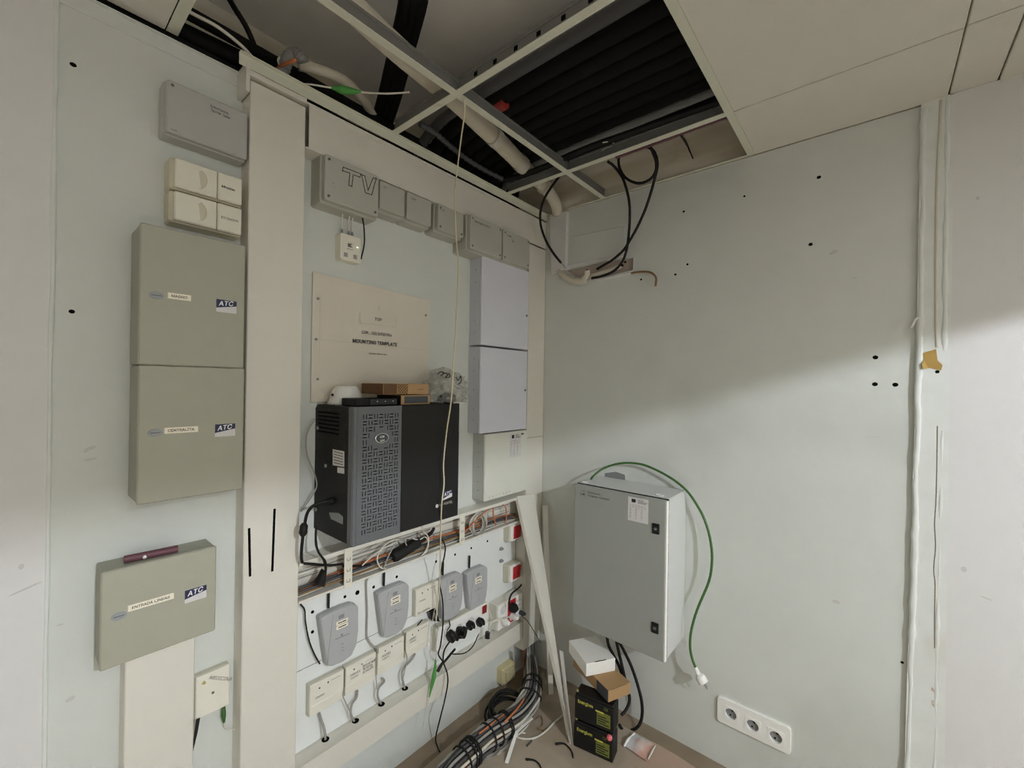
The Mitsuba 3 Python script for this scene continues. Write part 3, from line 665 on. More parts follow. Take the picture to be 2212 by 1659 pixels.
part(k, 'grille_edge', cat(fb(u0 - .0015, u0 + .012, v0, v1, PW - .03, PW - .0005, .004), fb(u0 + .010, u0 + .0125, v0, v1, PW - .002, PW + .0015, .001)), 'm_grille')
b = part(k, 'badge', fbs(badge, PW, PW + .004, .0015, 2), 'm_chrome')
part(b, 'field', fbs(affinity.scale(badge, .86, .84), PW + .004, PW + .0046), 'm_dark_grey')
lettering(b, 'LDK', FB, bc[0], bc[1] + .001, PW + .0046, .0062, 'm_white', True, center=True, shear=.2)
lettering(b, '100', FB, bc[0], bc[1] - .0105, PW + .0046, .0058, 'm_label', True, center=True)
u, v = bu(957, 1081, PW - .002)
s = part(k, 'sticker', fbs(Polygon([(u, v), (u + .041, v + .006), (u + .041, v + .019), (u, v + .006)]), PW - .002, PW - .0014), 'm_label_grey')
part(k, 'sticker_field', fbs(sbox(u - .001, v + .006, u + .041, v + .031), PW - .002, PW - .0017), 'm_navy')
lettering(s, 'ATC', FB, u + .003, v + .0135, PW - .0013, .0115, 'm_white', True, rot=.1, shear=.25)
u, v = bu(944, 1093, PW - .002)
part(k, 'logo', fbs(Point(u, v).buffer(.0065, 10), PW - .002, PW - .0012), 'm_label_grey')
lettering(k, 'LG-NORTEL', FB, u + .011, v - .003, PW - .002, .0085, 'm_ink_pale', True, squash=.85)
FL = lambda x: mtx([(0, -1, 0), (0, 0, 1), (-1, 0, 0)], (x, W, 0))               # the left side face of a box: u = depth, w = outwards
def side(px, py, x=-1.151): q_ = ax(px, py, x); return W - q_[1], q_[2]
s = part(k, 'rating_label', place(slab(Polygon([side(*p) for p in ((719, 970), (744, 975), (744, 1009), (719, 1005))]), 0, .0006), FL(-1.151)), 'm_label_grey')
for i in range(5):
    a, b2 = side(722, 975 + 6 * i), side(741, 980 + 6 * i)
    part(s, 'print', place(slab(LineString([a, b2]).buffer(.0012), .0006, .0009), FL(-1.151)), 'm_ink_soft')
part(k, 'rating_label', place(slab(Polygon([side(*p) for p in ((729, 1009), (744, 1011), (744, 1024), (729, 1021))]), 0, .0006), FL(-1.151)), 'm_label_grey')
part(k, 'rating_label', place(slab(Polygon([side(*p) for p in ((711, 1107), (732, 1108), (741, 1116), (741, 1133), (715, 1121))]), 0, .0006), FL(-1.151)), 'm_mid_grey')
for p in ((704, 1006), (687, 924), (683, 1100)):
    a, b2 = side(*p); part(k, 'bolt', place(cyl((a, b2, -.001), (0, 0, 1), .006, .004, 10), FL(-1.151)), 'm_mid_grey')
part(k, 'vent_recess', place(slab(unary_union([sbox(.02, 1.29 + .012 * i, .15, 1.295 + .012 * i) for i in range(6)]), 0, .0006), FL(-1.151)), 'm_hole')

ZT = 1.377
def tb(px, py, w): q_ = ab(px, py, w); return q_[0]
def on_top(u0, u1, w0, w1, z0, z1, c=.0015): return fb(u0, u1, z0, z1, w0, w1, c)
k = thing('dome_camera', 'white dome camera shell resting on the black exchange box', 'camera')
cu_, cw_ = bu(747, 850, .06)[0], .062
part(k, 'shell', tube([(cu_, W - cw_, ZT + .001), (cu_, W - cw_, ZT + .03), (cu_, W - cw_, ZT + .052), (cu_, W - cw_, ZT + .058)], [.052, .047, .036, .028], n=4, sides=28), 'm_white', 60)
part(k, 'base_ring', cyl((cu_, W - cw_, ZT), (0, 0, 1), .055, .007, 28), 'm_white', 60)
part(k, 'socket', cyl((cu_ - .048, W - cw_ - .008, ZT + .03), (-1, -.2, .1), .004, .004, 8), 'm_ink')
k = thing('black_receiver', 'flat black device box on the exchange between the white camera and the cardboard boxes', 'device')
part(k, 'body', on_top(-1.128, -0.985, .119, .2, ZT, ZT + .022), 'm_black')
part(k, 'front', on_top(-1.083, -0.986, .2, .203, ZT + .001, ZT + .021, .001), 'm_black_gloss')
for i in range(3): part(k, 'led', on_top(-1.06 + i * .028, -1.056 + i * .028, .203, .2036, ZT + .012, ZT + .014, 0), 'm_chrome')
k = thing('slim_cardboard_box', 'small brown box with a grey front under the patterned cardboard box', 'box')
part(k, 'body', on_top(-0.975, -0.858, .07, .208, ZT, ZT + .031), 'm_tan')
part(k, 'side_panel', on_top(-0.9762, -0.9752, .072, .206, ZT + .001, ZT + .03, 0), 'm_black')
part(k, 'front_panel', fbs(rrect(-.963, -.868, ZT + .005, ZT + .0275, .003), .208, .2086), 'm_dark_grey')
k = thing('patterned_cardboard_box', 'brown cardboard box with a lattice print, topmost on the exchange', 'box')
pb0, pb1, pz0, pz1 = -1.036, -0.858, ZT + .0335, ZT + .068
part(k, 'body', on_top(pb0, pb1, .075, .2, pz0, pz1), 'm_tan')
a = pb0 + .048; cpos = pb0 + .002
part(k, 'dark_print', fbs(sbox(pb0 + .001, pz0 + .001, pb0 + .05, pz1 - .001), .2, .2004), 'm_brown_print')
lat = []
cx_, cy_ = pb0 + .072, (pz0 + pz1) / 2
for i in range(-3, 4):
    for s in (-1, 1):
        lat.append(affinity.rotate(sbox(cx_ - .03 + 0, cy_ + i * .0072 - .0013, cx_ + .03, cy_ + i * .0072 + .0013), s * 45, origin=(cx_, cy_)))
lat = unary_union(lat).intersection(sbox(pb0 + .052, pz0 + .001, pb0 + .092, pz1 - .001))
part(k, 'lattice_print', fbs(lat, .2, .2004), 'm_brown_print')
lettering(k, 'arenui', FB, pb0 + .132, pz0 + .014, .2, .006, 'm_tan_dark')
part(k, 'end_print', place(slab(sbox(.076, pz0 + .001, .199, pz1 - .001), 0, .0004), FL(pb0)), 'm_brown_print')
k = thing('black_webbing_roll', 'roll of black tape in front of the clear bag on the exchange', 'tape roll')
tc = np.array([*bu(969, 858, .17), .17])
ringp = [(tc[0] + .021 * math.cos(t) , ZT + .0165 + .0125 * math.sin(t), .17 + .006 * math.cos(t)) for t in np.linspace(0, 2 * math.pi, 25)]
part(k, 'roll', place(tube(ringp, .0085, n=2, sides=8, cap=False), FB), 'm_black_soft', True)
part(k, 'tail', place(tube([(tc[0] - .04, ZT + .006, .16), (tc[0] - .03, ZT + .024, .165), (tc[0] - .012, ZT + .032, .17)], .008), FB), 'm_black_soft', True)
k = thing('clear_plastic_bag', 'crumpled clear plastic bag with black scribbles at the right end of the exchange', 'plastic bag')
bag = trimesh.creation.icosphere(4, 1.0); vv = bag.vertices.copy()
nn = meshkit.fbm(vv * 2.1 + 4, 4); nn2 = np.abs(meshkit.noise(vv * 4.3 + 9) - .5)
rr = .62 + .75 * nn - .5 * nn2
vv = vv * rr[:, None] * np.array([.105, .065, .082])
vv[:, 2] = np.where(vv[:, 2] < -.036, -.036, vv[:, 2])
bcn = np.array([-0.722, W - .135, ZT + .0385])
bag.vertices = vv + bcn
part(k, 'film', bag, 'm_bag', False)
for pts in (((952, 812), (960, 806), (968, 809), (962, 815), (972, 814), (970, 806)), ((985, 815), (990, 822), (995, 812), (996, 824), (990, 830)), ((945, 808), (953, 803), (960, 806))):
    part(k, 'scribble', place(tube([(*bu(*p, .2), .2) for p in pts], .0017, sides=5), FB), 'm_ink', True)

# ------------------------------------------------------------------ open cable tray and the mounting board
k = thing('cable_tray', 'open cream wall duct full of cables under the black exchange box', 'cable tray')
part(k, 'back', fb(-1.2235, -0.146, 0.787, 0.909, 0.0, 0.003, 0.0005), 'm_trunk')
part(k, 'upper_flange', cat(fb(-1.2235, -0.146, 0.9065, 0.910, 0.003, TW + .004, .0008), fb(-1.2235, -0.146, 0.897, 0.910, TW + .001, TW + .005, .0008)), 'm_trunk')
part(k, 'lower_flange', cat(fb(-1.2235, -0.146, 0.787, 0.790, 0.003, TW + .004, .0008), fb(-1.2235, -0.146, 0.787, 0.795, TW + .001, TW + .005, .0008)), 'm_trunk')
for px in (752, 998):
    u = bu(px, 1220 if px < 800 else 1140, TW + .006)[0]
    c = part(k, 'clip', fb(u - .014, u + .014, 0.783, 0.912, TW + .005, TW + .0085, .0008), 'm_cream')
    for v in (.805, .84, .875):
        part(c, 'notch', fbs(LineString([(u - .005, v + .005), (u - .005, v - .003), (u + .006, v - .003), (u + .006, v + .005)]).buffer(.0009), TW + .0085, TW + .0088), 'm_ink_soft')
def tray_pts(p, w): return [(*bu(*q_, w), w) for q_ in p]
def tray_wire(lab, name, pts, r, m):
    solo(name, place(tube(pts, r, sides=6), FB), m, lab, 'cable', None, True)
# loose runs along the tray: one object per colour run is one cable
run_m = ['m_grey_wire', 'm_light_wire', 'm_orange_wire', 'm_grey_wire', 'm_dark_wire', 'm_light_wire', 'm_orange_wire', 'm_dark_wire', 'm_light_wire', 'm_grey_wire', 'm_brown_wire', 'm_dark_wire']
colour = {'m_grey_wire': 'grey', 'm_light_wire': 'off-white', 'm_orange_wire': 'orange', 'm_dark_wire': 'dark grey', 'm_brown_wire': 'brown'}
for i, m in enumerate(run_m):
    base = 0.7955 + 0.0062 * (i % 4); ww = 0.018 + 0.0135 * (i // 4)
    x0, x1 = -1.22, -0.20 + rng.uniform(-.04, .03)
    pts = [(x0 + (x1 - x0) * t, base + .004 * math.sin(6 * t + i) + rng.uniform(0, .008) * (0 < t < 1) + (0.02 * math.sin(math.pi * t) if i in (2, 6) else 0), ww) for t in np.linspace(0, 1, 9)]
    solo('tray_cable', place(tube(pts, rng.choice((.0032, .0038, .0045)), n=4, sides=6), FB), m, f'{colour[m]} cable running along the bottom of the open wall duct', 'cable', 'cables lying in the open wall duct', True)
for i in range(6):                              # flat-lying loops behind, seen as light strands
    pts = [(-1.22 + 1.02 * t, .835 + .013 * i - .012 * (i % 2) + .007 * math.sin(5 * t + 2 * i), .006 + .001 * i) for t in np.linspace(0, 1, 8)]
    solo('tray_cable', place(tube(pts, .0022, n=4, sides=5), FB), 'm_light_wire' if i % 2 else 'm_grey_wire', 'thin cable drawn along the rear of the open wall duct', 'cable', 'cables at the rear of the open wall duct', True)
# coil of grey cable at the right
cc = bu(1028, 1130, .035)
k = thing('cable_coil', 'coil of thin grey cable in the right end of the open wall duct', 'cable coil')
for i in range(9):
    r = .050 - .0028 * i
    ring_ = [(cc[0] + r * math.cos(t) * (1 + .06 * math.sin(3 * t + i)), cc[1] + .049 * (1 - .02 * i) * math.sin(t), .046 + .003 * (i % 4) + .004 * math.sin(t + i)) for t in np.linspace(0, 2 * math.pi, 22)]
    part(k, 'turn', place(tube(ring_, .0027, n=2, sides=6, cap=False), FB), ('m_light_wire', 'm_grey_wire')[i % 2], True)
for lab, m, p in (('orange wire crossing the grey cable coil in the open wall duct', 'm_orange_wire', ((1004, 1150), (1030, 1122), (1062, 1096), (1066, 1115), (1071, 1135))),
                  ('orange wire hooked over the right end of the open wall duct', 'm_orange_wire', ((1083, 1088), (1092, 1096), (1094, 1112), (1092, 1130))),
                  ('off-white loop of cable left of the black connector in the open wall duct', 'm_light_wire', ((862, 1165), (842, 1170), (824, 1185), (815, 1205), (818, 1220), (827, 1228), (850, 1228))),
                  ('thin grey cable slanting down across the open wall duct under the exchange', 'm_grey_wire', ((863, 1157), (850, 1180), (836, 1208), (828, 1230))),
                  ('off-white loop of cable above the black connector in the open wall duct', 'm_light_wire', ((891, 1163), (905, 1166), (918, 1160), (925, 1170), (922, 1190), (908, 1202))),
                  ('off-white cable hanging from the exchange past the right of the black connector', 'm_light_wire', ((912, 1148), (922, 1155), (926, 1168), (920, 1188), (906, 1206))),
                  ('pale cable arching behind the black connector in the open wall duct', 'm_grey_wire', ((790, 1190), (812, 1176), (840, 1165), (870, 1166), (880, 1182))),
                  ('thin cream cable bowing across the left of the open wall duct', 'm_light_wire', ((782, 1222), (800, 1205), (826, 1186), (858, 1170)))):
    solo('loose_cable', place(tube(tray_pts(p, .058), .0029, sides=6), FB), m, lab, 'cable', None, True)
k = thing('black_connector', 'bulky black inline connector lying in the open wall duct', 'connector')
a, b = tray_pts(((848, 1204), (905, 1170)), .05)
part(k, 'body', place(tube([a, np.array(a) * .9 + np.array(b) * .1, np.array(a) * .1 + np.array(b) * .9, b], [.014, .022, .02, .012], n=3, sides=10), FB), 'm_black_soft', True)
part(k, 'strain_relief', place(tube(tray_pts(((903, 1171), (920, 1160), (932, 1150), (938, 1140)), .05), [.010, .007, .005]), FB), 'm_black', True)
for lab, p, ww, r in (('black power lead with an inline plug at the left of the exchange', ((722, 1082), (700, 1084), (678, 1092), (664, 1108), (657, 1140), (652, 1180), (651, 1205), (653, 1215)), (.16, .16, .15, .14, .12, .11, .1, .09), .0042),
                      ('black lead dropping from the lower left corner of the exchange into the wall duct', ((683, 1136), (682, 1160), (683, 1178), (690, 1196), (702, 1212), (704, 1225), (702, 1250)), (.08, .09, .1, .1, .095, .09, .08), .0032),
                      ('thin black twin lead beside the plug at the left end of the wall duct', ((683, 1165), (686, 1186), (695, 1203), (701, 1218), (703, 1235)), (.09, .1, .1, .095, .09), .0022),
                      ('black cable lying across the left end of the wall duct', ((657, 1217), (690, 1220), (714, 1221), (738, 1219), (745, 1224), (775, 1222), (800, 1220)), (.075, .075, .076, .06, .055, .05, .045), .0038)):
    solo('power_lead', place(tube([(*bu(*q_, w_), w_) for q_, w_ in zip(p, ww)], r), FB), 'm_black', lab, 'cable', None, True)
k = thing('inline_plug', 'black inline plug on the power lead left of the exchange', 'plug')
a, b = [np.array((*bu(*p, .115), .115)) for p in ((657, 1130), (654, 1158))]
part(k, 'body', place(tube([a, a * .8 + b * .2, b * .8 + a * .2, b], [.006, .011, .011, .006], sides=10, smooth_path=False), FB), 'm_black', True)
k = thing('plug', 'black angled plug at the foot of the lead in the wall duct', 'plug')
part(k, 'body', fbs(bpoly(((701, 1232), (704, 1250), (701, 1268), (694, 1266), (684, 1262), (690, 1252)), .085), .065, .09, .003), 'm_black')
k = thing('exchange_power_plug', 'black moulded plug pushed into the side of the exchange', 'plug')
a = np.array(ax(718, 1082, -1.153)); 
part(k, 'body', tube([a + (0, 0, 0), a + (-.012, -.0, .0), a + (-.03, .006, -.004)], [.011, .011, .007], smooth_path=False, sides=10), 'm_black', True)
part(k, 'ring', cyl(a + (-.004, -.01, .004), (-1, 0, 0), .004, .006, 8), 'm_chrome')
k = thing('grey_side_lead', 'thin grey lead bowing out from behind the left side of the exchange', 'cable')
put(k, place(tube([(*bu(*p, .03), .03) for p in ((681, 905), (668, 925), (661, 950), (664, 985), (678, 1020), (684, 1050), (668, 1080), (650, 1105))], .0022), FB), 'm_grey_wire', True)

k = thing('mounting_board', 'white board on the wall carrying the grey transmitters and cream modules', 'board')
part(k, 'panel', fb(-1.2235, -0.20, 0.2925, 0.786, 0.0, 0.004, .0008), 'm_board')
part(k, 'side_panel', fb(-0.1995, -0.142, 0.2925, 0.786, 0.0, 0.003, .0008), 'm_board')
sq = [bu(772, 1388, .004), bu(1000, 1290, .004)]
part(k, 'joint', fbs(LineString([(-1.22, sq[0][1]), (-.62, sq[0][1])]).buffer(.0008), .004, .0043), 'm_ink_soft')
for p, r in (((675, 1322), .005), ((675, 1365), .005), ((745, 1289), .005), ((772, 1280), .0075), ((807, 1268), .005), ((857, 1246), .005), ((942, 1213), .0048), ((983, 1198), .0048), ((1018, 1184), .0045), ((1053, 1169), .0045)):
    part(k, 'drill_hole', fbs(Point(*bu(*p, .004)).buffer(r, 6), .0035, .0045), 'm_hole')
for p in ((1084, 1187), (1084, 1213)):
    u, v = bu(*p, .012); c = part(k, 'cable_clip', fbs(Point(u, v).buffer(.010, 8).intersection(sbox(u - .02, v - .003, u + .02, v + .02)), .004, .018, .003), 'm_mid_grey')

G0 = np.array(bu(774, 1309, .035))
gsm_px = ((691.7, 1336), (710.5, 1325.7), (741, 1312.8), (762, 1305.7), (771.7, 1307.6), (774.5, 1311.6), (774.5, 1362), (770.5, 1392.7), (760, 1416), (741, 1430), (717.6, 1439.7), (707, 1439), (702, 1409))
def transmitter(lab, corner, dv=0.0, marks=True):
    d = np.array(bu(*corner, .035)) - G0 + np.array((0, dv))
    mv = lambda pts: [tuple(np.array(bu(*p, .035)) + d) for p in pts]
    k = thing('gsm_transmitter', lab, 'transmitter', 'grey transmitters on the white board')
    P = Polygon(mv(gsm_px)).buffer(-.006).buffer(.006, 6)
    part(k, 'base', fbs(P.buffer(.0008), .0047, .022, .001), 'm_gsm_shaded')
    c = part(k, 'cover', fbs(P, .0222, .0365, .006, 3), 'm_gsm', 40)
    part(c, 'ridge', place(tube([(*q_, .0362) for q_ in mv(((719, 1328), (711, 1395), (707, 1434)))], .0012, sides=6), FB), 'm_gsm_shaded', True)
    part(c, 'emblem', fbs(Polygon(mv(((731, 1330), (743, 1325), (743, 1333), (731, 1338)))), .0365, .0369), 'm_gsm_logo')
    for a in (0, 9.5):
        l = part(c, 'label', fbs(Polygon(mv([(x_, y_ + a) for x_, y_ in ((726, 1344), (751, 1333), (751, 1341), (726, 1352))])), .0365, .037), 'm_label')
        part(l, 'print', fbs(Polygon(mv([(x_, y_ + a) for x_, y_ in ((730, 1345.5), (747, 1338), (747, 1339.8), (730, 1347.3))])), .037, .0373), 'm_ink')
    part(c, 'line', fbs(LineString(mv(((724, 1381), (754, 1368)))).buffer(.0011), .0365, .0368), 'm_gsm_logo')
    part(c, 'knob', fbs(Point(*mv(((738, 1371),))[0]).buffer(.0035, 6), .0365, .0372), 'm_gsm_logo')
    for a in (0, 7, 14): part(c, 'led', fbs(LineString(mv(((737, 1392 + a), (742, 1389.5 + a)))).buffer(.0008), .0365, .0369), 'm_gsm_logo')
    p0, p1 = mv(((716, 1318),))[0], mv(((717, 1283),))[0]
    part(k, 'antenna', place(tube([(*p0, .014), (*p1, .014)], [.0042, .0042], n=3, sides=8), FB), 'm_red_dark' if False else 'm_black_soft', True)
    return k
transmitter('grey GSM transmitter with antenna, lowest and leftmost on the white board', (774, 1309))
transmitter('grey GSM transmitter with antenna, left of the single cream module', (883, 1263))
transmitter('grey GSM transmitter with antenna, just right of the hanging cords', (1000, 1241))
transmitter('grey GSM transmitter with antenna, rightmost, towards the red switches', (1053, 1226))
def lead(name, lab, pts, r, m, cat_='cable', group=None):
    return solo(name, place(tube([(*bu(p[0], p[1], p[2]), p[2]) for p in pts], r, sides=6), FB), m, lab, cat_, group, True)
lead('transmitter_lead', 'thin black wire running down to the lowest transmitter along the trunking', [(649, 1305, .02), (658, 1318, .02), (660, 1345, .02), (668, 1385, .02), (680, 1415, .02), (691, 1434, .025)], .0022, 'm_black')
lead('grey_drop_cable', 'grey cable dropping from the wall duct between the two left transmitters', [(794, 1250, .012), (791, 1262, .01), (793, 1320, .01), (792, 1370, .01), (797, 1385, .012), (806, 1396, .02), (815, 1400, .03), (816, 1412, .036)], .0034, 'm_grey_wire')
lead('black_jumper', 'thin black cable linking the second transmitter to the module row', [(872, 1388, .02), (880, 1372, .02), (895, 1358, .02), (905, 1347, .02), (912, 1338, .02)], .0022, 'm_black')

def module(lab, u0, u1, v0, v1, w, txt=None, tpos=None, th=.009, extra=None, lower=True):
    k = thing('dialler_module', lab, 'module', 'cream modules on the white board')
    part(k, 'base', fb(u0 - .001, u1 + .001, v0, v1 + .001, .0047, w - .008, .002), 'm_module_side')
    c = part(k, 'cover', fb(u0, u1, v0 + (v1 - v0) * (.32 if lower else 0), v1, w - .0078, w, .0015), 'm_module')
    if lower: part(k, 'terminal_cover', fb(u0, u1, v0, v0 + (v1 - v0) * .315, w - .0078, w - .001, .0015), 'm_module')
    a, h = u1 - u0, v1 - v0
    for f, g in ((.27, .80), (.52, .84)): part(c, 'led', fbs(Point(u0 + a * f, v0 + h * g).buffer(.0024, 6), w, w + .0008), 'm_ink')
    part(c, 'print_line', fbs(sbox(u0 + a * .62, v0 + h * .845, u0 + a * .9, v0 + h * .862), w, w + .0003), 'm_ink_pale')
    part(c, 'print_line', fbs(unary_union([sbox(u0 + a * .16, v0 + h * y, u0 + a * .42, v0 + h * (y + .013)) for y in (.50, .535)]), w, w + .0003), 'm_ink_soft')
    if txt: lettering(c, txt, FB, u0 + a * .13, v0 + h * .60, w, th, 'm_ink', False, shear=.2)
    if extra:
        for i, s in enumerate(extra): lettering(c, s, FB, u0 + a * .545, v0 + h * (.70 - .11 * i), w, .0070, 'm_ink', True, squash=.62)
    return k
module('cream module with blank front, leftmost of the bottom row', -1.169, -1.057, .400, .497, .030)
module('cream module with handwritten GRUAS and three lines of notes', -1.051, -.937, .401, .497, .030, 'GRUAS', th=.0080, extra=('FELIU i ALCALDE', 'TEL POLICIA', '112 112 1070'))
module('cream module with ASSIS handwriting, third of the bottom row', -.930, -.819, .408, .503, .030, 'ASSIS')
module('cream module with short handwriting, rightmost of the bottom row', -.812, -.699, .413, .510, .030, 'ASSIS', th=.008)
k = module('single cream module between the grey transmitters with handwriting along its foot', -.766, -.656, .549, .652, .028, lower=False)
lettering(k, 'TEL CAMERA', FB, -.757, .555, .028, .008, 'm_ink', False, squash=.85)
for i, p in enumerate((((690, 1541, .022), (694, 1556, .02), (699, 1570, .03), (702, 1585, .04), (703, 1597, .035)),
          ((772, 1492, .022), (770, 1507, .02), (760, 1522, .03), (758, 1543, .04), (765, 1557, .035)),
          ((826, 1466, .022), (830, 1472, .02), (818, 1487, .03), (816, 1505, .04), (823, 1520, .035)),
          ((897, 1412, .022), (889, 1425, .02), (872, 1444, .03), (869, 1463, .04), (874, 1487, .035)))):
    lab = ('leftmost blank module', 'GRUAS module', 'third module', 'rightmost module')[i]
    lead('module_lead', f'brownish lead from the {lab} into a hole of the lower trunking', p, .0038, 'm_grey_wire')
    q_ = p[0]; u, v = bu(*q_[:2], .02)
    if i: lead('thin_wire', f'thin wire hanging between the {lab} and its left neighbour', [(p[0][0] - (26, 14, 20)[i - 1], p[0][1] - 45, .033), (p[0][0] - (27, 14, 21)[i - 1], p[0][1] - 10, .033), (p[0][0] - (30, 12, 18)[i - 1], p[0][1] + 14, .033), (p[-1][0] - 5, p[-1][1] - 12, .04), (p[-1][0] - 1, p[-1][1] - 3, .045)], .0016, 'm_grey_wire')

# ------------------------------------------------------------------ sockets and switches at the right of the board
def plug_black(lab, px, tilt, w0, small=False):
    k = thing('adapter_plug', lab, 'plug', 'black plugs in the socket strip')
    u, v = bu(*px, w0 + .02)
    s = .8 if small else 1.0
    part(k, 'body', fbs(affinity.rotate(rrect(u - .017 * s, u + .017 * s, v - .02 * s, v + .02 * s, .008), tilt, use_radians=False), w0, w0 + .028 * s, .005, 2), 'm_black', 40)
    part(k, 'grip', fbs(affinity.rotate(affinity.scale(Point(u - .004, v + .012).buffer(1, 10), .010 * s, .022 * s), tilt), w0 + .0285 * s, w0 + .05 * s, .006, 2), 'm_black_gloss', 40)
    return k
k = thing('socket_strip', 'white multi-socket block carrying the black plugs under the right transmitters', 'socket strip')
part(k, 'body', fbs(rrect(-.672, -.378, .372, .468, .008), .0047, .036, .003), 'm_module_side')
part(k, 'face', fbs(rrect(-.668, -.382, .375, .465, .006), .036, .040, .002), 'm_white')
part(k, 'switch', fb(-.412, -.386, .425, .458, .040, .045), 'm_red_dark')
for u in (-.62, -.55, -.48): part(k, 'socket_well', fbs(Point(u, .42).buffer(.018, 12), .040, .0406), 'm_label_grey')
plug_black('black plug at the left end of the socket strip', (978, 1376), 25, .0405)
plug_black('black plug with a tall grip, second in the socket strip', (997, 1368), -20, .0405)
plug_black('black plug left of the red rocker, third in the socket strip', (1019, 1353), 20, .0405, True)
plug_black('black plug nearest the red rocker of the socket strip', (1040, 1346), 20, .0405, True)
lead('plug_lead', 'black lead from the leftmost plug down to the cable joint', [(972, 1385, .07), (962, 1400, .07), (958, 1412, .07), (957, 1428, .075)], .003, 'm_black')
lead('plug_lead', 'thick black lead slanting from the second plug to the cable joint', [(983, 1402, .07), (972, 1415, .075), (962, 1427, .078), (957, 1432, .078)], .0042, 'm_black')
lead('plug_lead', 'thin black lead sagging from the third plug across the trunking', [(1034, 1370, .07), (1022, 1395, .08), (1005, 1410, .085), (985, 1413, .085), (972, 1412, .08)], .002, 'm_black')
lead('plug_lead', 'thin black lead rising from the leftmost plug behind the transmitter', [(970, 1339, .045), (972, 1352, .05), (966, 1362, .06), (965, 1372, .065)], .002, 'm_black')
lead('cable_joint', 'black moulded joint where the plug leads meet below the socket strip', [(958, 1428, .079), (951, 1440, .08), (945, 1451, .08)], [.004, .006, .0065], 'm_black', 'connector')
k = thing('dark_adapter', 'small dark adapter with a metal stripe left of the hanging cords', 'plug')
part(k, 'body', fbs(bpoly(((928, 1322), (941, 1316), (950, 1342), (934, 1341)), .03), .004, .034, .004), 'm_black_gloss')
part(k, 'stripe', fbs(bpoly(((936, 1324), (939, 1323), (942, 1338), (939, 1339)), .034), .034, .035), 'm_chrome')
k = thing('black_sensor', 'small black and chrome plug end below the red rocker of the socket strip', 'plug')
a = np.array(ab(1053, 1372, .07)); part(k, 'body', cyl(a + (0, 0, -.012), (.1, 0, 1), .012, .024, 14), 'm_black_gloss', 40)
part(k, 'stripe', cyl(a + (.001, -.012, -.008), (.1, 0, 1), .0025, .02, 8), 'm_chrome')

k = thing('socket_box', 'deep white socket box with a red middle strip at the right end of the board', 'socket box')
part(k, 'body', fb(-.331, -.152, .318, .436, .0047, .056, .003), 'm_trunk')
part(k, 'face', fb(-.329, -.153, .320, .434, .056, .062, .002), 'm_white')
part(k, 'red_strip', fb(-.262, -.205, .325, .430, .062, .0645, .001), 'm_red')
for u, v in ((-.296, .405), (-.296, .352), (-.233, .352)):
    part(k, 'socket_well', fbs(Point(u, v).buffer(.019, 12), .062 if u < -.27 else .0645, .0635 if u < -.27 else .066), 'm_label_grey')
part(k, 'label', fbs(unary_union([sbox(-.19, .405 - .022 * i, -.165, .408 - .022 * i) for i in range(3)]), .062, .0624), 'm_ink_pale')
def small_plug(lab, u, v, w, m, r=.016):
    k = thing('wall_plug', lab, 'plug')
    part(k, 'body', place(tube([(u, v, w), (u, v, w + .02), (u - .002, v + .004, w + .034)], [r, r, r * .55], smooth_path=False, sides=14), FB), m, 40)
    return k
small_plug('white plug low in the left column of the socket box', -.292, .352, .0637, 'm_white')
small_plug('white plug low in the red strip of the socket box', -.232, .352, .0662, 'm_white', .014)
small_plug('olive-black plug high in the red strip of the socket box', -.238, .398, .0648, 'm_black', .021)
small_plug('grey-blue plug at the right edge of the socket box', -.170, .345, .0625, 'm_blue_plug', .010)
lead('white_plug_lead', 'white lead looping from the white plugs of the socket box to the left', [(1110, 1334, .1), (1098, 1333, .1), (1085, 1338, .1), (1068, 1342, .09), (1055, 1345, .075)], .0034, 'm_light_wire')
lead('white_plug_lead', 'short white lead curling under the lower left plug of the socket box', [(1086, 1346, .1), (1078, 1337, .095), (1062, 1344, .085), (1056, 1358, .08), (1060, 1372, .07)], .003, 'm_light_wire')
lead('cream_lead', 'cream lead rising past the left side of the socket box', [(1050, 1300, .02), (1056, 1318, .04), (1062, 1335, .06), (1060, 1350, .07)], .003, 'm_cream_wire')
lead('black_plug_lead', 'black lead curving from the lower red switch down to the socket box', [(1128, 1253, .03), (1127, 1262, .04), (1118, 1272, .06), (1106, 1282, .08), (1100, 1297, .1), (1101, 1312, .1)], .004, 'm_black')
lead('thin_grey_lead', 'thin dark lead drooping from the right edge of the socket box to the corner', [(1126, 1330, .085), (1138, 1340, .1), (1150, 1358, .12), (1162, 1378, .14), (1168, 1388, .15)], .0018, 'm_dark_wire')
for lab, v0 in (('upper white surface switch with a red rocker, beside the tray end', .706), ('lower white surface switch with a red rocker, above the socket box', .511)):
    k = thing('red_switch', lab, 'switch', 'white switches with red rockers')
    part(k, 'base', fbs(rrect(-.235, -.150, v0 - .012, v0 + .072, .006), .0047, .040, .002), 'm_module_side')
    part(k, 'frame', fbs(rrect(-.226, -.152, v0 - .009, v0 + .069, .004), .040, .048, .002), 'm_white')
    part(k, 'rocker', place(cat(cbox(-.211, -.157, v0, v0 + .03, .048, .0515, .002), cbox(-.211, -.157, v0 + .03, v0 + .06, .048, .054, .002)), FB), 'm_red')
k = thing('beige_switch', 'old beige surface switch low on the wall under the lower trunking', 'switch')
part(k, 'base', fbs(rrect(-.262, -.170, .022, .098, .008), .0, .036, .003), 'm_switch')
f = part(k, 'frame', fbs(rrect(-.258, -.172, .026, .094, .005), .036, .042, .002), 'm_switch')
part(f, 'groove', fbs(rrect(-.243, -.187, .033, .087, .008).difference(rrect(-.2415, -.1885, .0345, .0855, .007)), .042, .0424), 'm_ink_soft')
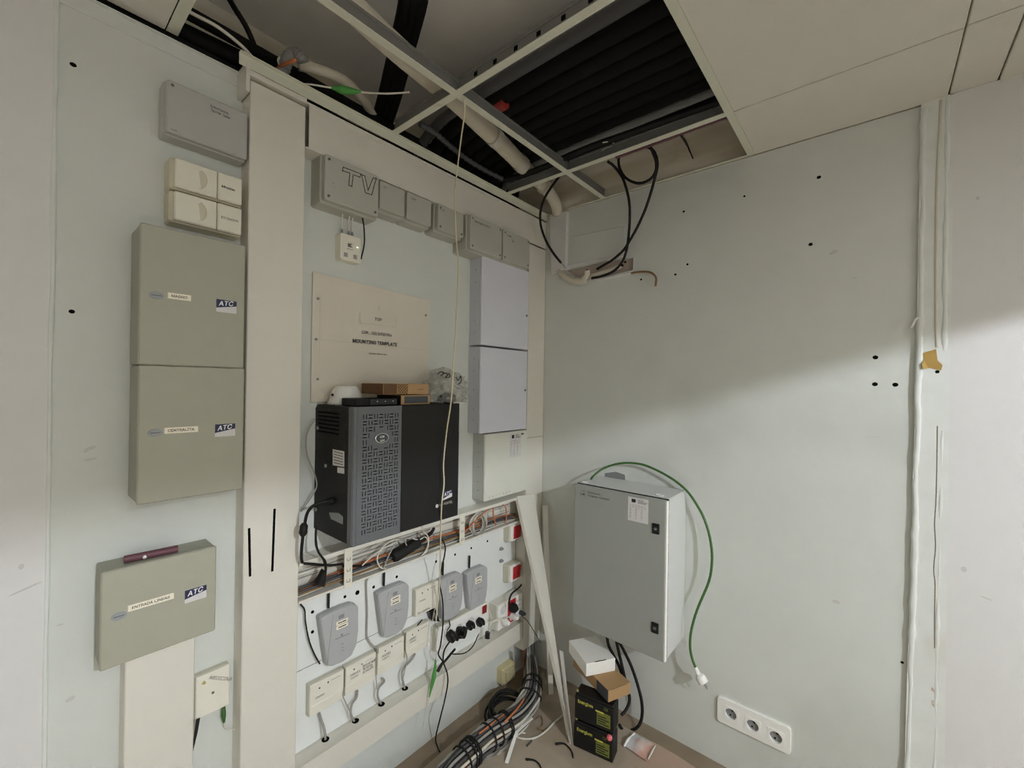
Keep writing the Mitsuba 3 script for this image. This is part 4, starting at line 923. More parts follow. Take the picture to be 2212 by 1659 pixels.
part(f, 'rocker', fbs(rrect(-.2405, -.1895, .0355, .0845, .006), .042, .045, .0015), 'm_switch')
part(f, 'mark', fbs(Point(-.215, .06).buffer(.004, 6), .045, .0453), 'm_ink_pale')

# ------------------------------------------------------------------ hanging cords in front of the back wall
k = thing('white_hanging_cord', 'long thin white cord hanging from the ceiling grid down past the exchange', 'cord')
cp = [(1004, 214, .40), (1003, 250, .37), (996, 300, .30), (988, 365, .17), (984, 400, .15), (983, 450, .15), (986, 520, .16), (990, 570, .18), (988, 650, .22), (982, 750, .25), (975, 860, .262), (965, 930, .262), (958, 1000, .26), (959, 1045, .26), (954, 1090, .26), (952, 1150, .2), (951, 1220, .13), (949, 1270, .09), (944, 1318, .07), (942, 1342, .06)]
put(k, place(tube([(*bu(*p[:2], p[2]), p[2]) for p in cp], .0026, n=6, sides=6), FB), 'm_cream_wire', True)
lead('white_thin_cord', 'very thin white cord running down behind the green tape', [(950, 1290, .06), (938, 1320, .05), (934, 1350, .06), (931, 1400, .07), (936, 1420, .075), (940, 1440, .08), (930, 1495, .08), (922, 1530, .075), (912, 1580, .07)], .0014, 'm_light_wire')
k = thing('green_tape', 'green taped splice on the thin white cord over the lower trunking', 'tape')
put(k, place(tube([(*bu(*p, .083), .083) for p in ((941, 1425), (940, 1440), (937, 1462), (932, 1485), (927, 1506))], [.0025, .0045, .0085, .005, .002], sides=8), FB), 'm_green_tape', True)
lead('black_hanging_lead', 'thin black lead hanging from the wall duct to the cable joint', [(951, 1150, .07), (954, 1163, .075), (961, 1178, .08), (961, 1195, .08), (952, 1239, .08), (950, 1263, .08), (956, 1297, .08), (957, 1345, .08), (952, 1391, .085), (947, 1413, .085), (956, 1428, .08)], .0026, 'm_black')
lp = [ab(*p[:2], p[2]) for p in ((958, 1432, .08), (966, 1455, .09), (967, 1478, .1), (960, 1515, .1), (950, 1555, .1))] + [ah(941, 1594, .03), ah(945, 1612, .006), ah(950, 1624, .006)]
k = thing('black_floor_lead', 'thin black lead dangling from the cable joint down to the floor', 'cable')
put(k, tube(lp, .0026, sides=6), 'm_black', True)

# ------------------------------------------------------------------ on the right wall
def rlead(name, lab, pts, r, m, cat_='cable', group=None, sides=8):
    return solo(name, tube([ar(*p) for p in pts], r, sides=sides), m, lab, cat_, group, True)
k = thing('steel_enclosure', 'large grey steel enclosure with two black locks hung on the right wall', 'enclosure')
part(k, 'body', fr(.310, .702, .432, 1.030, 0.0, .192, .004), 'm_enclosure_lit')
d = part(k, 'door', fr(.304, .699, .428, 1.027, .194, .211, .004), 'm_enclosure')
part(d, 'edge_strip', fr(.6975, .7025, .430, 1.025, .194, .210, .001), 'm_white')  # bright look of the door edge put in as a white strip
part(k, 'gasket', fr(.3105, .7022, .4325, 1.0295, .1915, .1945, 0), 'm_ink')  # dark line set in the gap between body and door
for p in ((1417, 1142), (1415, 1356)):
    u, v = ru(*p, .211)
    l = part(d, 'lock', frs(rrect(u - .0135, u + .0135, v - .019, v + .019, .002), .211, .216, .0015), 'm_black')
    part(l, 'cylinder', frs(Point(u, v).buffer(.0075, 10), .216, .2185, .001), 'm_dark_grey')
    part(l, 'keyway', frs(sbox(u - .004, v - .001, u + .004, v + .001), .2185, .2188), 'm_chrome')
u, v = ru(1253, 1061, .211); lettering(d, '1 dB:', FR, u, v, .211, .0075, 'm_ink_soft'); lettering(d, 'Electroimanes,', FR, u + .038, v - .001, .211, .0075, 'm_ink', squash=.85)
lettering(d, '1 dB:', FR, u, v - .0135, .211, .0075, 'm_ink', True); lettering(d, 'Servidores + Ordenador', FR, u + .038, v - .0145, .211, .0075, 'm_ink', squash=.85)
u0, v1 = ru(1357, 1072, .211); u1, v0 = ru(1400, 1133, .211)
data_label(d, FR, u0, u1, v0, v1, .211)
part(k, 'top_fitting', cat(place(tube([(.33 + .012 * math.cos(t), .17 + .012 * math.sin(t), 1.031) for t in np.linspace(0, 6.28, 16)], .0016, cap=False, sides=5, smooth_path=False), mtx([(0, -1, 0), (-1, 0, 0), (0, 0, 1)], (0, 0, 0))),
                               place(tube([(.655 + .014 * math.cos(t), .16 + .014 * math.sin(t), 1.031) for t in np.linspace(0, 6.28, 16)], .0016, cap=False, sides=5, smooth_path=False), mtx([(0, -1, 0), (-1, 0, 0), (0, 0, 1)], (0, 0, 0)))), 'm_white')
part(wall_r, 'scuff', frs(Polygon([ru(*p) for p in ((1308, 1024), (1330, 1021), (1348, 1027), (1349, 1043), (1330, 1041), (1309, 1036))]).buffer(.004), 0, .0006), 'm_mid_grey')

gc = [(1276, 1036, .10), (1282, 1028, .10), (1300, 1014, .07), (1325, 1004, .045), (1352, 1000, .035), (1385, 1003, .03), (1415, 1014, .03), (1445, 1030, .03), (1468, 1046, .03), (1487, 1064, .03), (1505, 1090, .035), (1520, 1118, .04), (1532, 1155, .045), (1538, 1195, .05), (1536, 1235, .05), (1528, 1265, .05), (1512, 1302, .055), (1500, 1335, .06), (1492, 1370, .06), (1491, 1400, .06), (1496, 1425, .06), (1503, 1443, .06)]
rlead('green_power_cable', 'green cable arching over the steel enclosure and hanging down to the white plug', gc, .0046, 'm_green_wire', 'cable')
k = thing('white_plug', 'white plug hanging at the end of the green cable', 'plug')
P0, P1, P2 = ar(1502, 1441, .06), ar(1509, 1457, .06), ar(1524, 1481, .062)
ddir = (P2 - P1) / np.linalg.norm(P2 - P1)
part(k, 'grip', tube([P0, P0 * .5 + P1 * .5, P1], [.0065, .008, .009], n=3, sides=12), 'm_white', 40)
sd = np.cross(ddir, (0.85, .5, 0)); sd /= np.linalg.norm(sd)
hd = np.cross(sd, ddir)
part(k, 'body', tube([P1, P1 + ddir * .008, P1 + ddir * .03], [.012, .019, .019], smooth_path=False, sides=16), 'm_white', 40)
for s in (-1, 1): part(k, 'pin', cyl(P1 + ddir * .03 + s * .0095 * hd, ddir, .0024, .019, 8), 'm_mid_grey', 40)

k = thing('triple_socket', 'white triple wall socket near the bottom of the right wall', 'wall socket')
cs = [ru(*p, .008) for p in ((1579, 1542), (1626, 1567), (1676, 1592))]
fp = rrect(.834, 1.070, .169, .262, .010)
fp2 = fp.difference(unary_union([Point(*c).buffer(.0195, 16) for c in cs]))
part(k, 'frame', frs(fp2, .0, .010), 'm_white')
part(k, 'rim', frs(fp.buffer(.002).difference(rrect(.842, 1.062, .177, .254, .006)), .0, .0075), 'm_white')
for i, c in enumerate(cs):
    s = part(k, 'insert', frs(rrect(c[0] - .026, c[0] + .026, c[1] - .026, c[1] + .026, .003).difference(Point(*c).buffer(.0195, 16)), .010, .0115), 'm_white')
    s = part(k, 'well', frs(Point(*c).buffer(.0196, 16), .0005, .0015), 'm_mid_grey')
    for a, b in ((.0095, .003), (-.0095, -.003)): part(s, 'pin_hole', frs(Point(c[0] + a * .35, c[1] + a).buffer(.0034, 8), .0015, .0018), 'm_hole')
    for a in (-1, 1): part(s, 'earth_clip', fr(c[0] + a * .0165 - .002, c[0] + a * .0165 + .002, c[1] - .002, c[1] + .002, .0016, .008, .0005), 'm_mid_grey')

for lab, pts in (('black cable loop hanging under the steel enclosure, outermost against the wall', [(1336, 1384, .09), (1349, 1408, .08), (1364, 1440, .06), (1377, 1478, .05), (1386, 1515, .05), (1387, 1545, .05), (1380, 1567, .06), (1364, 1578, .07), (1346, 1576, .09), (1338, 1566, .11)]),
                 ('black cable running from the steel enclosure down behind the tan box', [(1331, 1382, .10), (1337, 1410, .10), (1344, 1440, .09), (1351, 1470, .08), (1359, 1500, .07), (1359, 1518, .08), (1351, 1535, .10), (1342, 1545, .12)]),
                 ('short black cable dropping from the steel enclosure behind the white box', [(1311, 1376, .12), (1315, 1395, .11), (1325, 1415, .09), (1338, 1440, .07), (1347, 1470, .08)])):
    rlead('enclosure_cable', lab, pts, .0062, 'm_black')
for lab, pts, r, m in (('black cable hanging from the grid by the corner, its bare end at the conduit opening', [(1236, 345, .24), (1222, 364, .22), (1200, 392, .19), (1178, 425, .17), (1168, 455, .155), (1168, 485, .14), (1178, 517, .12), (1194, 545, .10), (1212, 568, .08)], .0055, 'm_black'),
                       ('bare copper end of the corner cable', [(1211, 567, .081), (1218, 574, .075), (1222, 579, .07)], .002, 'm_mid_grey'),
                       ('black cable hanging from the grid into the conduit opening, left of the ring', [(1313, 349, .16), (1322, 355, .14), (1334, 368, .12), (1346, 387, .11), (1355, 415, .1), (1360, 444, .09), (1360, 484, .07), (1357, 517, .055), (1353, 542, .045), (1343, 567, .035), (1325, 586, .03), (1298, 597, .028), (1278, 601, .03)], .0055, 'm_black'),
                       ('black cable rising from the conduit opening and coiled in a ring under the grid', [(1290, 581, -.005), (1300, 575, .02), (1322, 562, .035), (1347, 540, .05), (1362, 517, .06), (1378, 488, .07), (1394, 452, .085), (1406, 416, .1), (1415, 383, .11), (1420, 357, .12), (1416, 334, .125), (1406, 321, .125), (1386, 316, .125), (1358, 319, .12), (1341, 330, .12), (1336, 350, .12), (1342, 371, .115), (1355, 387, .11), (1379, 396, .11), (1402, 389, .115), (1416, 371, .12), (1417, 348, .13), (1408, 324, .15), (1400, 308, .18)], .0055, 'm_black'),
                       ('brown cable stub curling out of the wall right of the conduit opening', [(1364, 590, .003), (1386, 587, .012), (1406, 589, .02), (1417, 600, .025), (1416, 618, .025)], .0042, 'm_brown_wire')):
    rlead('hanging_cable', lab, pts, r, m)
for lab, pts, r in (('cream conduit bending out of the wall opening, its open end facing the room', [(1208, 586, .012), (1222, 598, .02), (1240, 605, .026), (1258, 604, .034), (1268, 594, .046), (1268, 583, .056)], .0125),
                    ('cream conduit lying along the wall opening', [(1274, 598, .012), (1296, 591, .008), (1320, 583, .002), (1342, 575, -.004)], .0115),
                    ('lower cream conduit under the bent one at the wall opening', [(1214, 596, .004), (1232, 608, .012), (1250, 612, .018), (1268, 607, .02)], .009)):
    k = thing('wall_conduit', lab, 'conduit')
    part(k, 'pipe', tube([ar(*p) for p in pts], r, sides=12), 'm_conduit', True)
    if 'open end' in lab:
        e = ar(*pts[-1]); f_ = e - ar(*pts[-2]); f_ /= np.linalg.norm(f_)
        part(k, 'mouth', cyl(e, f_, r * .5, .0008, 12), 'm_hole')
k = thing('masking_tape_scrap', 'torn ochre piece of masking tape stuck on the plaster strip', 'tape')
part(k, 'upper', frs(Polygon([ru(*p, .013) for p in ((1992, 763), (2022, 754), (2025, 778), (2036, 789), (2033, 800), (2003, 794), (1996, 778))]), .0125, .0132), 'm_masking')
part(k, 'flap', quad_prism([ar(1996, 778, .0135), ar(2006, 795, .014), ar(1994, 798, .022), ar(1991, 786, .022)], (-.0006, 0, 0)), 'm_masking')
part(k, 'burnt_hole', frs(Point(*ru(2025, 803, .0125)).buffer(.0045, 8), .011, .0128), 'm_hole')
k = thing('peeled_strip', 'small peeled curl of pale plaster hanging off the plaster strip', 'strip')
put(k, tube([ar(1984, 686, .018), ar(1977, 690, .026), ar(1972, 700, .03), ar(1968, 708, .03)], [.003, .004, .004, .002], sides=6), 'm_white_wall', True)

# ------------------------------------------------------------------ standing on the floor in the corner
A, Bq = ah(1239, 1613), ah(1323, 1652)
dl = (Bq - A); LB = np.linalg.norm(dl); dl /= LB; dn = np.array([-dl[1], dl[0], 0.0]); dn = dn if dn[0] > 0 else -dn
FBat = mtx([dl, (0, 0, 1), -dn], A)            # u along the long face, v up, w towards the room
def battery(lab, v0, du, cap):
    k = thing('backup_battery', lab, 'battery', 'black batteries stacked on the floor')
    part(k, 'case', place(cbox(du, LB + du, v0, v0 + .094, -.066, 0, .003), FBat), 'm_black')
    part(k, 'lid', place(cbox(du + .002, LB + du - .002, v0 + .0945, v0 + .104, -.064, -.002, .003), FBat), 'm_black_gloss')
    part(k, 'terminal', place(cbox(du + .004, du + .012, v0 + .094, v0 + .112, -.012, -.006, .001), FBat), 'm_brass')
    lettering(k, 'Energivm', FBat, du + .012, v0 + .068, .0, .0125, 'm_yellow', True, squash=.85)
    lettering(k, 'CE', FBat, du + .118, v0 + .078, .0, .010, 'm_olive_print', True)
    part(k, 'print_panel', place(slab(sbox(du + .092, v0 + .014, du + .146, v0 + .066), 0, .0005), FBat), 'm_olive_print')
    part(k, 'print_bar', place(slab(sbox(du + .086, v0 + .062, du + .12, v0 + .068), .0005, .0008), FBat), 'm_yellow')
    part(k, 'print', place(slab(unary_union([sbox(du + .096, v0 + .02 + .009 * i, du + .14 - .012 * (i % 2), v0 + .024 + .009 * i) for i in range(4)]), .0005, .0008), FBat), 'm_ink')
    if cap: part(k, 'terminal_cap', place(trimesh.creation.icosphere(2, .011), mtx([dl, (0, 0, 1), -dn], A + dl * (LB - .012) + np.array([0, 0, v0 + .098]) - dn * .004)), 'm_pink', True)
    return k
battery('lower black battery on the floor with yellow print and a pink cap', .0035, 0.0, True)
battery('upper black battery with yellow print under the cardboard boxes', .116, .002, False)
def free_box(q, h): return trimesh.convex.convex_hull(np.vstack([q, np.asarray(q) + np.array([0, 0, h])]))
ZB = .2285
p0, p1 = ah(1314, 1518, ZB), ah(1362, 1499, ZB); fd = p1 - p0; fw = np.linalg.norm(fd); fd /= fw; bd = np.array([-fd[1], fd[0], 0]); bd = bd if bd[1] > 0 else -bd
FT = mtx([fd, bd, (0, 0, 1)], p0)
k = thing('tan_carton', 'long tan cardboard box across the top battery under the white box', 'box')
part(k, 'body', place(cbox(0, fw, 0, .235, 0, .046, .001), FT), 'm_tan')
part(k, 'side_print', place(cbox(-.0008, -.0002, .002, .072, .001, .045, 0), FT), 'm_dark_grey')  # dark grey sheet over part of the left side
part(k, 'flap_gap', place(cbox(.012, fw - .02, -.0006, -.0001, .0445, .0462, 0), FT), 'm_tan_dark')
ZW = ZB + .0465
p0, p1 = ah(1266, 1462, ZW), ah(1329, 1449, ZW); fd = p1 - p0; fw = np.linalg.norm(fd); fd /= fw; bd = np.array([-fd[1], fd[0], 0]); bd = bd if bd[1] > 0 else -bd
FWb = mtx([fd, bd, (0, 0, 1)], p0)
k = thing('white_carton', 'small plain white cardboard box, topmost of the stack under the enclosure', 'box')
part(k, 'body', place(cbox(0, fw, 0, .165, 0, .052, .001), FWb), 'm_white')
part(k, 'flap_gap', place(cbox(fw * .3, fw * .68, -.0004, .0035, .0518, .0526, 0), FWb), 'm_ink')

k = thing('leaning_trunking_cover', 'long white trunking cover leaning in the corner against the wall', 'trunking cover')
st = [(ab(1116, 1072, .068), ab(1154, 1066, .070)), (None, None)]
bl = ah(1238, 1611, .0035); brt = bl + np.array([.030, .036, 0])
tl_, tr_ = ab(1117, 1072, .068), ab(1154, 1068, .068)
nrm = np.cross(tr_ - tl_, bl - tl_); nrm /= np.linalg.norm(nrm); nrm = nrm if nrm @ (CAM - tl_) < 0 else -nrm
fv = []
NS = 16
for i in range(NS + 1):
    t = i / NS; a = tl_ * (1 - t) + bl * t; b = tr_ * (1 - t) + brt * t
    off = nrm * .002; fl = nrm * .016
    fv += [a, b, b + fl, b + fl - (b - a) * .04, b + off - (b - a) * .04, a + off + (b - a) * .04, a + fl + (b - a) * .04, a + fl]
Fs = []
for i in range(NS):
    for j in range(8):
        p, q_ = i * 8 + j, i * 8 + (j + 1) % 8
        Fs += [[p, q_, q_ + 8], [p, q_ + 8, p + 8]]
for o, fl in ((0, 1), (NS * 8, 0)):
    for tri in ((0, 1, 4), (0, 4, 5), (1, 2, 3), (1, 3, 4), (0, 5, 6), (0, 6, 7)):
        Fs.append([o + i for i in (tri if fl else tri[::-1])])
m_ = trimesh.Trimesh(np.array(fv), Fs, process=False); m_.fix_normals()
put(k + '__channel', m_, 'm_trunk')
k = thing('corner_batten', 'short pale plastic duct standing upright in the corner behind the leaning cover', 'duct')
b0, b1 = ah(1189, 1497, .0035), ar(1177, 1092, .03)
ax_ = (b1 - b0) / np.linalg.norm(b1 - b0); s1 = np.cross(ax_, (0.6, .8, 0)); s1 /= np.linalg.norm(s1); s2 = np.cross(ax_, s1)
hull = [b0 + (np.array([0, 0, 0])) + sx * .012 * s1 + sy * .009 * s2 for sx in (-1, 1) for sy in (-1, 1)] + [b1 + sx * .012 * s1 + sy * .009 * s2 for sx in (-1, 1) for sy in (-1, 1)]
hull = np.array(hull); hull[:4, 2] = .0035
part(k, 'duct', trimesh.convex.convex_hull(hull), 'm_trunk')
k = thing('clear_strip', 'clear plastic strip leaning against the left side of the batteries', 'plastic strip')
put(k, quad_prism([ah(1228, 1590, .01), ah(1238, 1612, .0045), ab(1216, 1408, .42), ab(1208, 1404, .42)], (.001, -.0006, 0)), 'm_film')

# the thick strapped bundle that comes out of the corner trunking and runs off along the floor
path = spline([ab(1140, 1330, .03), ab(1143, 1405, .035), ab(1147, 1440, .085), ah(1150, 1476, .085), ah(1143, 1511, .062), ah(1120, 1545, .055), ah(1085, 1570, .055), ah(1050, 1596, .055), ah(1012, 1630, .055), ah(975, 1668, .055), ah(935, 1712, .055), np.array([-1.15, -.15, .055]), np.array([-1.6, -.2, .055])], 8)
tg = np.gradient(path, axis=0); tg /= np.linalg.norm(tg, axis=1, keepdims=True)
a_ = np.array([1.0, 0, 0]); a_ -= tg[0] * (a_ @ tg[0]); fr_a = []
for t in tg:
    a_ = a_ - t * (a_ @ t); a_ /= np.linalg.norm(a_); fr_a.append(a_.copy())
fr_a = np.array(fr_a); fr_b = np.cross(tg, fr_a)
k = thing('cable_bundle', 'thick strapped bundle of grey and orange cables running from the corner over the floor', 'cable bundle')
ms = ['m_dark_wire', 'm_grey_wire', 'm_dark_wire', 'm_orange_wire', 'm_dark_wire', 'm_grey_wire', 'm_light_wire', 'm_dark_wire', 'm_olive_wire', 'm_black', 'm_dark_wire']
sp = []
for ringr, nn_ in ((0.0, 1), (.014, 6), (.027, 11), (.039, 17)):
    for j in range(nn_): sp.append((ringr, 2 * math.pi * j / max(1, nn_) + ringr * 40))
spread = 0.55 + 0.45 * np.clip((np.arange(len(path)) - 8) / 22.0, 0, 1)
for i, (r0, an) in enumerate(sp):
    pts = [path[j] + spread[j] * r0 * (math.cos(an + j * .012) * fr_a[j] + math.sin(an + j * .012) * fr_b[j]) * (1 + .10 * math.sin(j * .35 + i * 1.9)) for j in range(0, len(path), 2)]
    part(k, 'strand', tube(pts, .0056 if i % 5 else .0068, n=2, sides=6), ms[(i * 5) % len(ms)], True)
for f, wd in ((.25, 1), (.28, 1), (.3125, 1), (.4875, 2), (.5375, 1), (.583, 1), (.646, 2), (.667, 1), (.708, 1), (.9, 2)):
    j = int(f * (len(path) - 1))
    for s in range(wd):
        R_ = .0465 * spread[j] + .002
        c_ = path[j] + tg[j] * s * .009
        part(k, 'strap', tube([c_ + R_ * (math.cos(t) * fr_a[j] + math.sin(t) * fr_b[j]) for t in np.linspace(0, 2 * math.pi, 25)], .0035, smooth_path=False, cap=False, sides=6), 'm_black_soft', True)
for lab, pts, m, r in (('orange wire dropping from the corner trunking beside the cable bundle', [ab(1135, 1395, .03), ab(1136, 1430, .04), ab(1138, 1465, .09), ah(1136, 1500, .085), ah(1118, 1530, .105), ah(1090, 1560, .108)], 'm_orange_wire', .004),
                       ('second orange wire along the upper edge of the cable bundle', [ab(1130, 1395, .03), ab(1131, 1440, .05), ah(1132, 1490, .07), ah(1112, 1525, .09), ah(1070, 1558, .1), ah(1035, 1585, .1)], 'm_orange_wire', .0036),
                       ('off-white wire bowing away below the cable bundle', [ab(1154, 1470, .12), ah(1157, 1500, .06), ah(1152, 1535, .03), ah(1140, 1565, .02), ah(1125, 1582, .015), ah(1112, 1592, .012)], 'm_light_wire', .004),
                       ('olive wire bowing out of the cable bundle near the floor', [ah(1152, 1490, .06), ah(1150, 1520, .04), ah(1140, 1550, .025), ah(1122, 1575, .03), ah(1105, 1585, .04)], 'm_olive_wire', .0055),
                       ('white cable curling over the floor from the bundle towards the batteries', [ah(1112, 1590, .012), ah(1130, 1596, .009), ah(1155, 1594, .008), ah(1178, 1580, .008), ah(1198, 1560, .008), ah(1216, 1545, .01)], 'm_light_wire', .0042),
                       ('short white cable end on the floor below the bundle', [ah(1116, 1586, .014), ah(1126, 1583, .012), ah(1135, 1584, .009)], 'm_light_wire', .0036)):
    solo('floor_wire', tube(pts, r, sides=7), m, lab, 'cable', None, True)
k = thing('black_cable_coil', 'coil of black cable lying behind the bundle against the wall', 'cable coil')
c0 = ah(1092, 1550, .016)
for i in range(7):
    r = .090 - .006 * (i % 4)
    part(k, 'turn', tube([c0 + np.array([r * math.cos(t) + .004 * i, r * .95 * math.sin(t) - .008 * (i % 3), .010 + .010 * (i // 2) + .004 * math.sin(2 * t + i) + max(0, math.sin(t)) * .012]) for t in np.linspace(0, 2 * math.pi, 26)], .0052, n=2, sides=7, cap=False), 'm_black_soft', True)
k = thing('white_strap_end', 'flat white strap hanging from the cable bundle onto the floor', 'strap')
put(k, cat(quad_prism([ah(1113, 1580, .05), ah(1119, 1583, .048), ah(1098, 1650, .006), ah(1090, 1648, .006)], (0, 0, .0012)), quad_prism([ah(1113, 1580, .051), ah(1119, 1583, .049), ah(1152, 1553, .04), ah(1148, 1549, .04)], (0, 0, .0012))), 'm_white')
k = thing('clear_wrapping', 'scrap of clear plastic film on the floor under the cable bundle', 'plastic film')
gx = []
for j in range(9):
    for i in range(13):
        q_ = ah(1020 + 7.2 * i + 2 * j, 1662 - 3.5 * i - 6.2 * j * (0.35 + .05 * i), .004)
        gx.append(q_ + np.array([0, 0, .018 * float(meshkit.noise(np.array([[i * .9, j * .9, 3.]]))[0])]))
Fq = np.array([[j * 13 + i, j * 13 + i + 1, (j + 1) * 13 + i + 1, (j + 1) * 13 + i] for j in range(8) for i in range(12)])
put(k, trimesh.Trimesh(np.array(gx), np.vstack([Fq[:, [0, 1, 2]], Fq[:, [0, 2, 3]]]), process=False), 'm_film', True)
k = thing('plastic_sachet', 'crumpled clear sachet with a white seal and reddish dust on the floor', 'sachet')
q4 = [ah(*p, .006) for p in ((1348, 1612), (1372, 1584), (1416, 1612), (1398, 1646))]
gx = []
for j in range(11):
    for i in range(15):
        s_, t_ = i / 14, j / 10
        q_ = q4[0] * (1 - s_) * (1 - t_) + q4[3] * s_ * (1 - t_) + q4[2] * s_ * t_ + q4[1] * (1 - s_) * t_
        gx.append(q_ + np.array([0, 0, .016 * math.sin(math.pi * t_) * math.sin(math.pi * min(1, s_ + .1)) + .006 * float(meshkit.noise(np.array([[s_ * 7, t_ * 5, 1.]]))[0])]))
Fq = np.array([[j * 15 + i, j * 15 + i + 1, (j + 1) * 15 + i + 1, (j + 1) * 15 + i] for j in range(10) for i in range(14)])
scene['m_sachet'] = {'type': 'twosided', 'bsdf': {'type': 'principled', 'base_color': mikit.proc(lambda p, n, uv: mikit.mix(mi.Color3f(*lin((206, 205, 206))), mi.Color3f(*lin((200, 158, 142))), mikit.smoothstep(-0.56, -0.61, p.y + 0.25 * (p.x + .13) + 0.05 * (mikit.fbm(p.x * 30, p.y * 30, 0.0, 3) - 0.5)))), 'roughness': 0.35, 'specular': 0.5}}
part(k, 'film', trimesh.Trimesh(np.array(gx), np.vstack([Fq[:, [0, 1, 2]], Fq[:, [0, 2, 3]]]), process=False), 'm_sachet', True)
part(k, 'seal', tube([ah(1348, 1612, .012), ah(1356, 1598, .022), ah(1362, 1592, .016), ah(1371, 1583, .02)], [.004, .006, .004, .003], sides=6), 'm_white', True)
part(k, 'seal', tube([ah(1400, 1640, .014), ah(1408, 1624, .016), ah(1415, 1611, .014)], [.003, .004, .003], sides=6), 'm_conduit_white', True)
for lab, pts in (('black offcut of cable tie curving on the floor left of the batteries', [(1200, 1607), (1217, 1606), (1229, 1615), (1236, 1626), (1238, 1637)]),
                 ('black offcut of cable tie at the lower edge of the floor', [(1136, 1640), (1153, 1642), (1164, 1650), (1170, 1662)])):
    solo('cable_tie_offcut', tube([ah(*p, .007) for p in pts], [.004, .0028, .0028, .0022], sides=6), 'm_black', lab, 'cable tie', None, True)
solo('wire_offcut', tube([ah(1138, 1612, .006), ah(1149, 1600, .006)], .003, sides=6), 'm_dark_wire', 'short straight dark offcut of wire on the floor', 'wire', None, True)
solo('wire_offcut', tube([ah(*p, .007) for p in ((1158, 1554), (1168, 1547), (1172, 1556), (1171, 1568), (1162, 1574), (1175, 1578), (1180, 1572))], .0018, sides=5), 'm_brown_wire', 'tangled brown snippet of wire on the floor beside the bundle', 'wire', None, True)

# ------------------------------------------------------------------ in the void above the grid
ORD = ('first', 'second', 'third', 'fourth', 'fifth', 'sixth', 'seventh', 'eighth', 'eighth')
for i in range(10):
    x = -.7425 + .0605 * i
    yb = .10 + .02 * (i % 3)
    grey_tube = i in (0, 8)  # the grey tubes among the black hoses
    pts = [(x - .012, -1.55, 2.452), (x - .006, -.9, 2.45), (x, -.45, 2.452 + .004 * (i % 2)), (x + .002, -.12, 2.448), (x + .004, .04, 2.42), (x + .006, .15, 2.34), (x + .006, .2, 2.22)]
    P = spline(pts, 30)
    if grey_tube: solo('void_conduit', tube(pts, .019, n=10, sides=12), 'm_conduit_grey' if i == 8 else 'm_dark_wire', ('dull grey conduit at the left edge of the black hose bank', 'pale grey conduit between the black hoses nearest the right wall')[i == 8], 'conduit', None, True)
    else:
        n_ = len(P); rr_ = .0275 + .0007 * np.sin(np.arange(n_) * 1.25)
        k = thing('black_hose', f'thick black hose above the grid, {ORD[i - 1]} from the left of the bank', 'hose', 'black hoses above the ceiling grid')
        put(k, tube(P, rr_, smooth_path=False, sides=12), 'm_hose', True)
for i in range(3):
    pts = [ah(896 + 17 * (i - 1), -60, 2.5), ah(893 + 17 * (i - 1), 0, 2.5), ah(876 + 16 * (i - 1), 75, 2.5), ah(857 + 15 * (i - 1), 150, 2.49), ah(840 + 14 * (i - 1), 215, 2.46), ah(822 + 13 * (i - 1), 275, 2.42)]
    k = thing('black_riser', f'{("left", "middle", "right")[i]} one of three black cables crossing diagonally under the slab', 'cable', 'black cables slung under the slab')
    put(k, tube(pts, .019, sides=10), 'm_hose', True)
for i in range(9):
    y0, z0 = .11 + .028 * (i % 4), 2.335 + .034 * (i // 4) + .01 * (i % 2)
    if i < 4: z0 -= .02
    pts = [(-2.3 + .27 * j, y0 + .012 * math.sin(j * 1.3 + i), z0 + .01 * math.sin(j * 1.1 + 2 * i)) for j in range(9)]
    k = thing('black_trunk_cable', 'heavy black cable lying above the wall along the ceiling void', 'cable', 'black cables above the wall trunking')
    put(k, tube(pts, .017, n=5, sides=9), 'm_hose', True)
def hl(name, lab, pts, r, m, cat_='cable', sides=9):
    return solo(name, tube([ah(*p) for p in pts], r, n=8, sides=sides), m, lab, cat_, None, True)
hl('void_cable', 'thin black cable hanging against the slab at the far left of the ceiling opening', [(480, -30, 2.56), (505, 15, 2.56), (530, 55, 2.54), (548, 95, 2.5), (560, 130, 2.44)], .008, 'm_black')
hl('void_cable', 'off-white cable sweeping from the tile edge down to the trunking top', [(395, 18, 2.36), (425, 34, 2.37), (470, 58, 2.37), (515, 93, 2.36), (540, 118, 2.345), (555, 142, 2.325)], .0045, 'm_light_wire')
k = thing('white_pipe', 'long wrapped white pipe slung across the grid cross to the corner', 'pipe')
pp = [ah(640, -110, 2.43), ah(745, 0, 2.42), ah(862, 110, 2.41), ah(985, 215, 2.395), ah(1045, 275, 2.395), ah(1090, 318, 2.395), ah(1148, 378, 2.39), ah(1180, 408, 2.38), ah(1200, 440, 2.345), ah(1205, 462, 2.31)]
part(k, 'tube', tube(pp, [.033, .034, .034, .034, .033, .033, .031, .029, .028, .028], n=8, sides=16), 'm_conduit', True)
for f in ((1062, 291), (1118, 347), (1165, 394)):
    c_ = ah(*f, 2.394); e_ = ah(f[0] + 12, f[1] + 11, 2.394)
    part(k, 'wrap', tube([c_, e_], [.0352, .0352], smooth_path=False, sides=16, cap=False), 'm_conduit_white', 40)
k = thing('bent_conduit', 'grey corrugated conduit bent over the trunking top beside orange wires', 'conduit')
pts = spline([ab(604, 178, .03), ab(613, 152, .03), ah(622, 126, 2.375), ah(636, 116, 2.39), ah(650, 124, 2.38), ah(655, 135, 2.37)], 9)
part(k, 'tube', tube(pts, .0165 + .0015 * np.sin(np.arange(len(pts)) * 2.0), smooth_path=False, sides=12), 'm_conduit_grey', True)
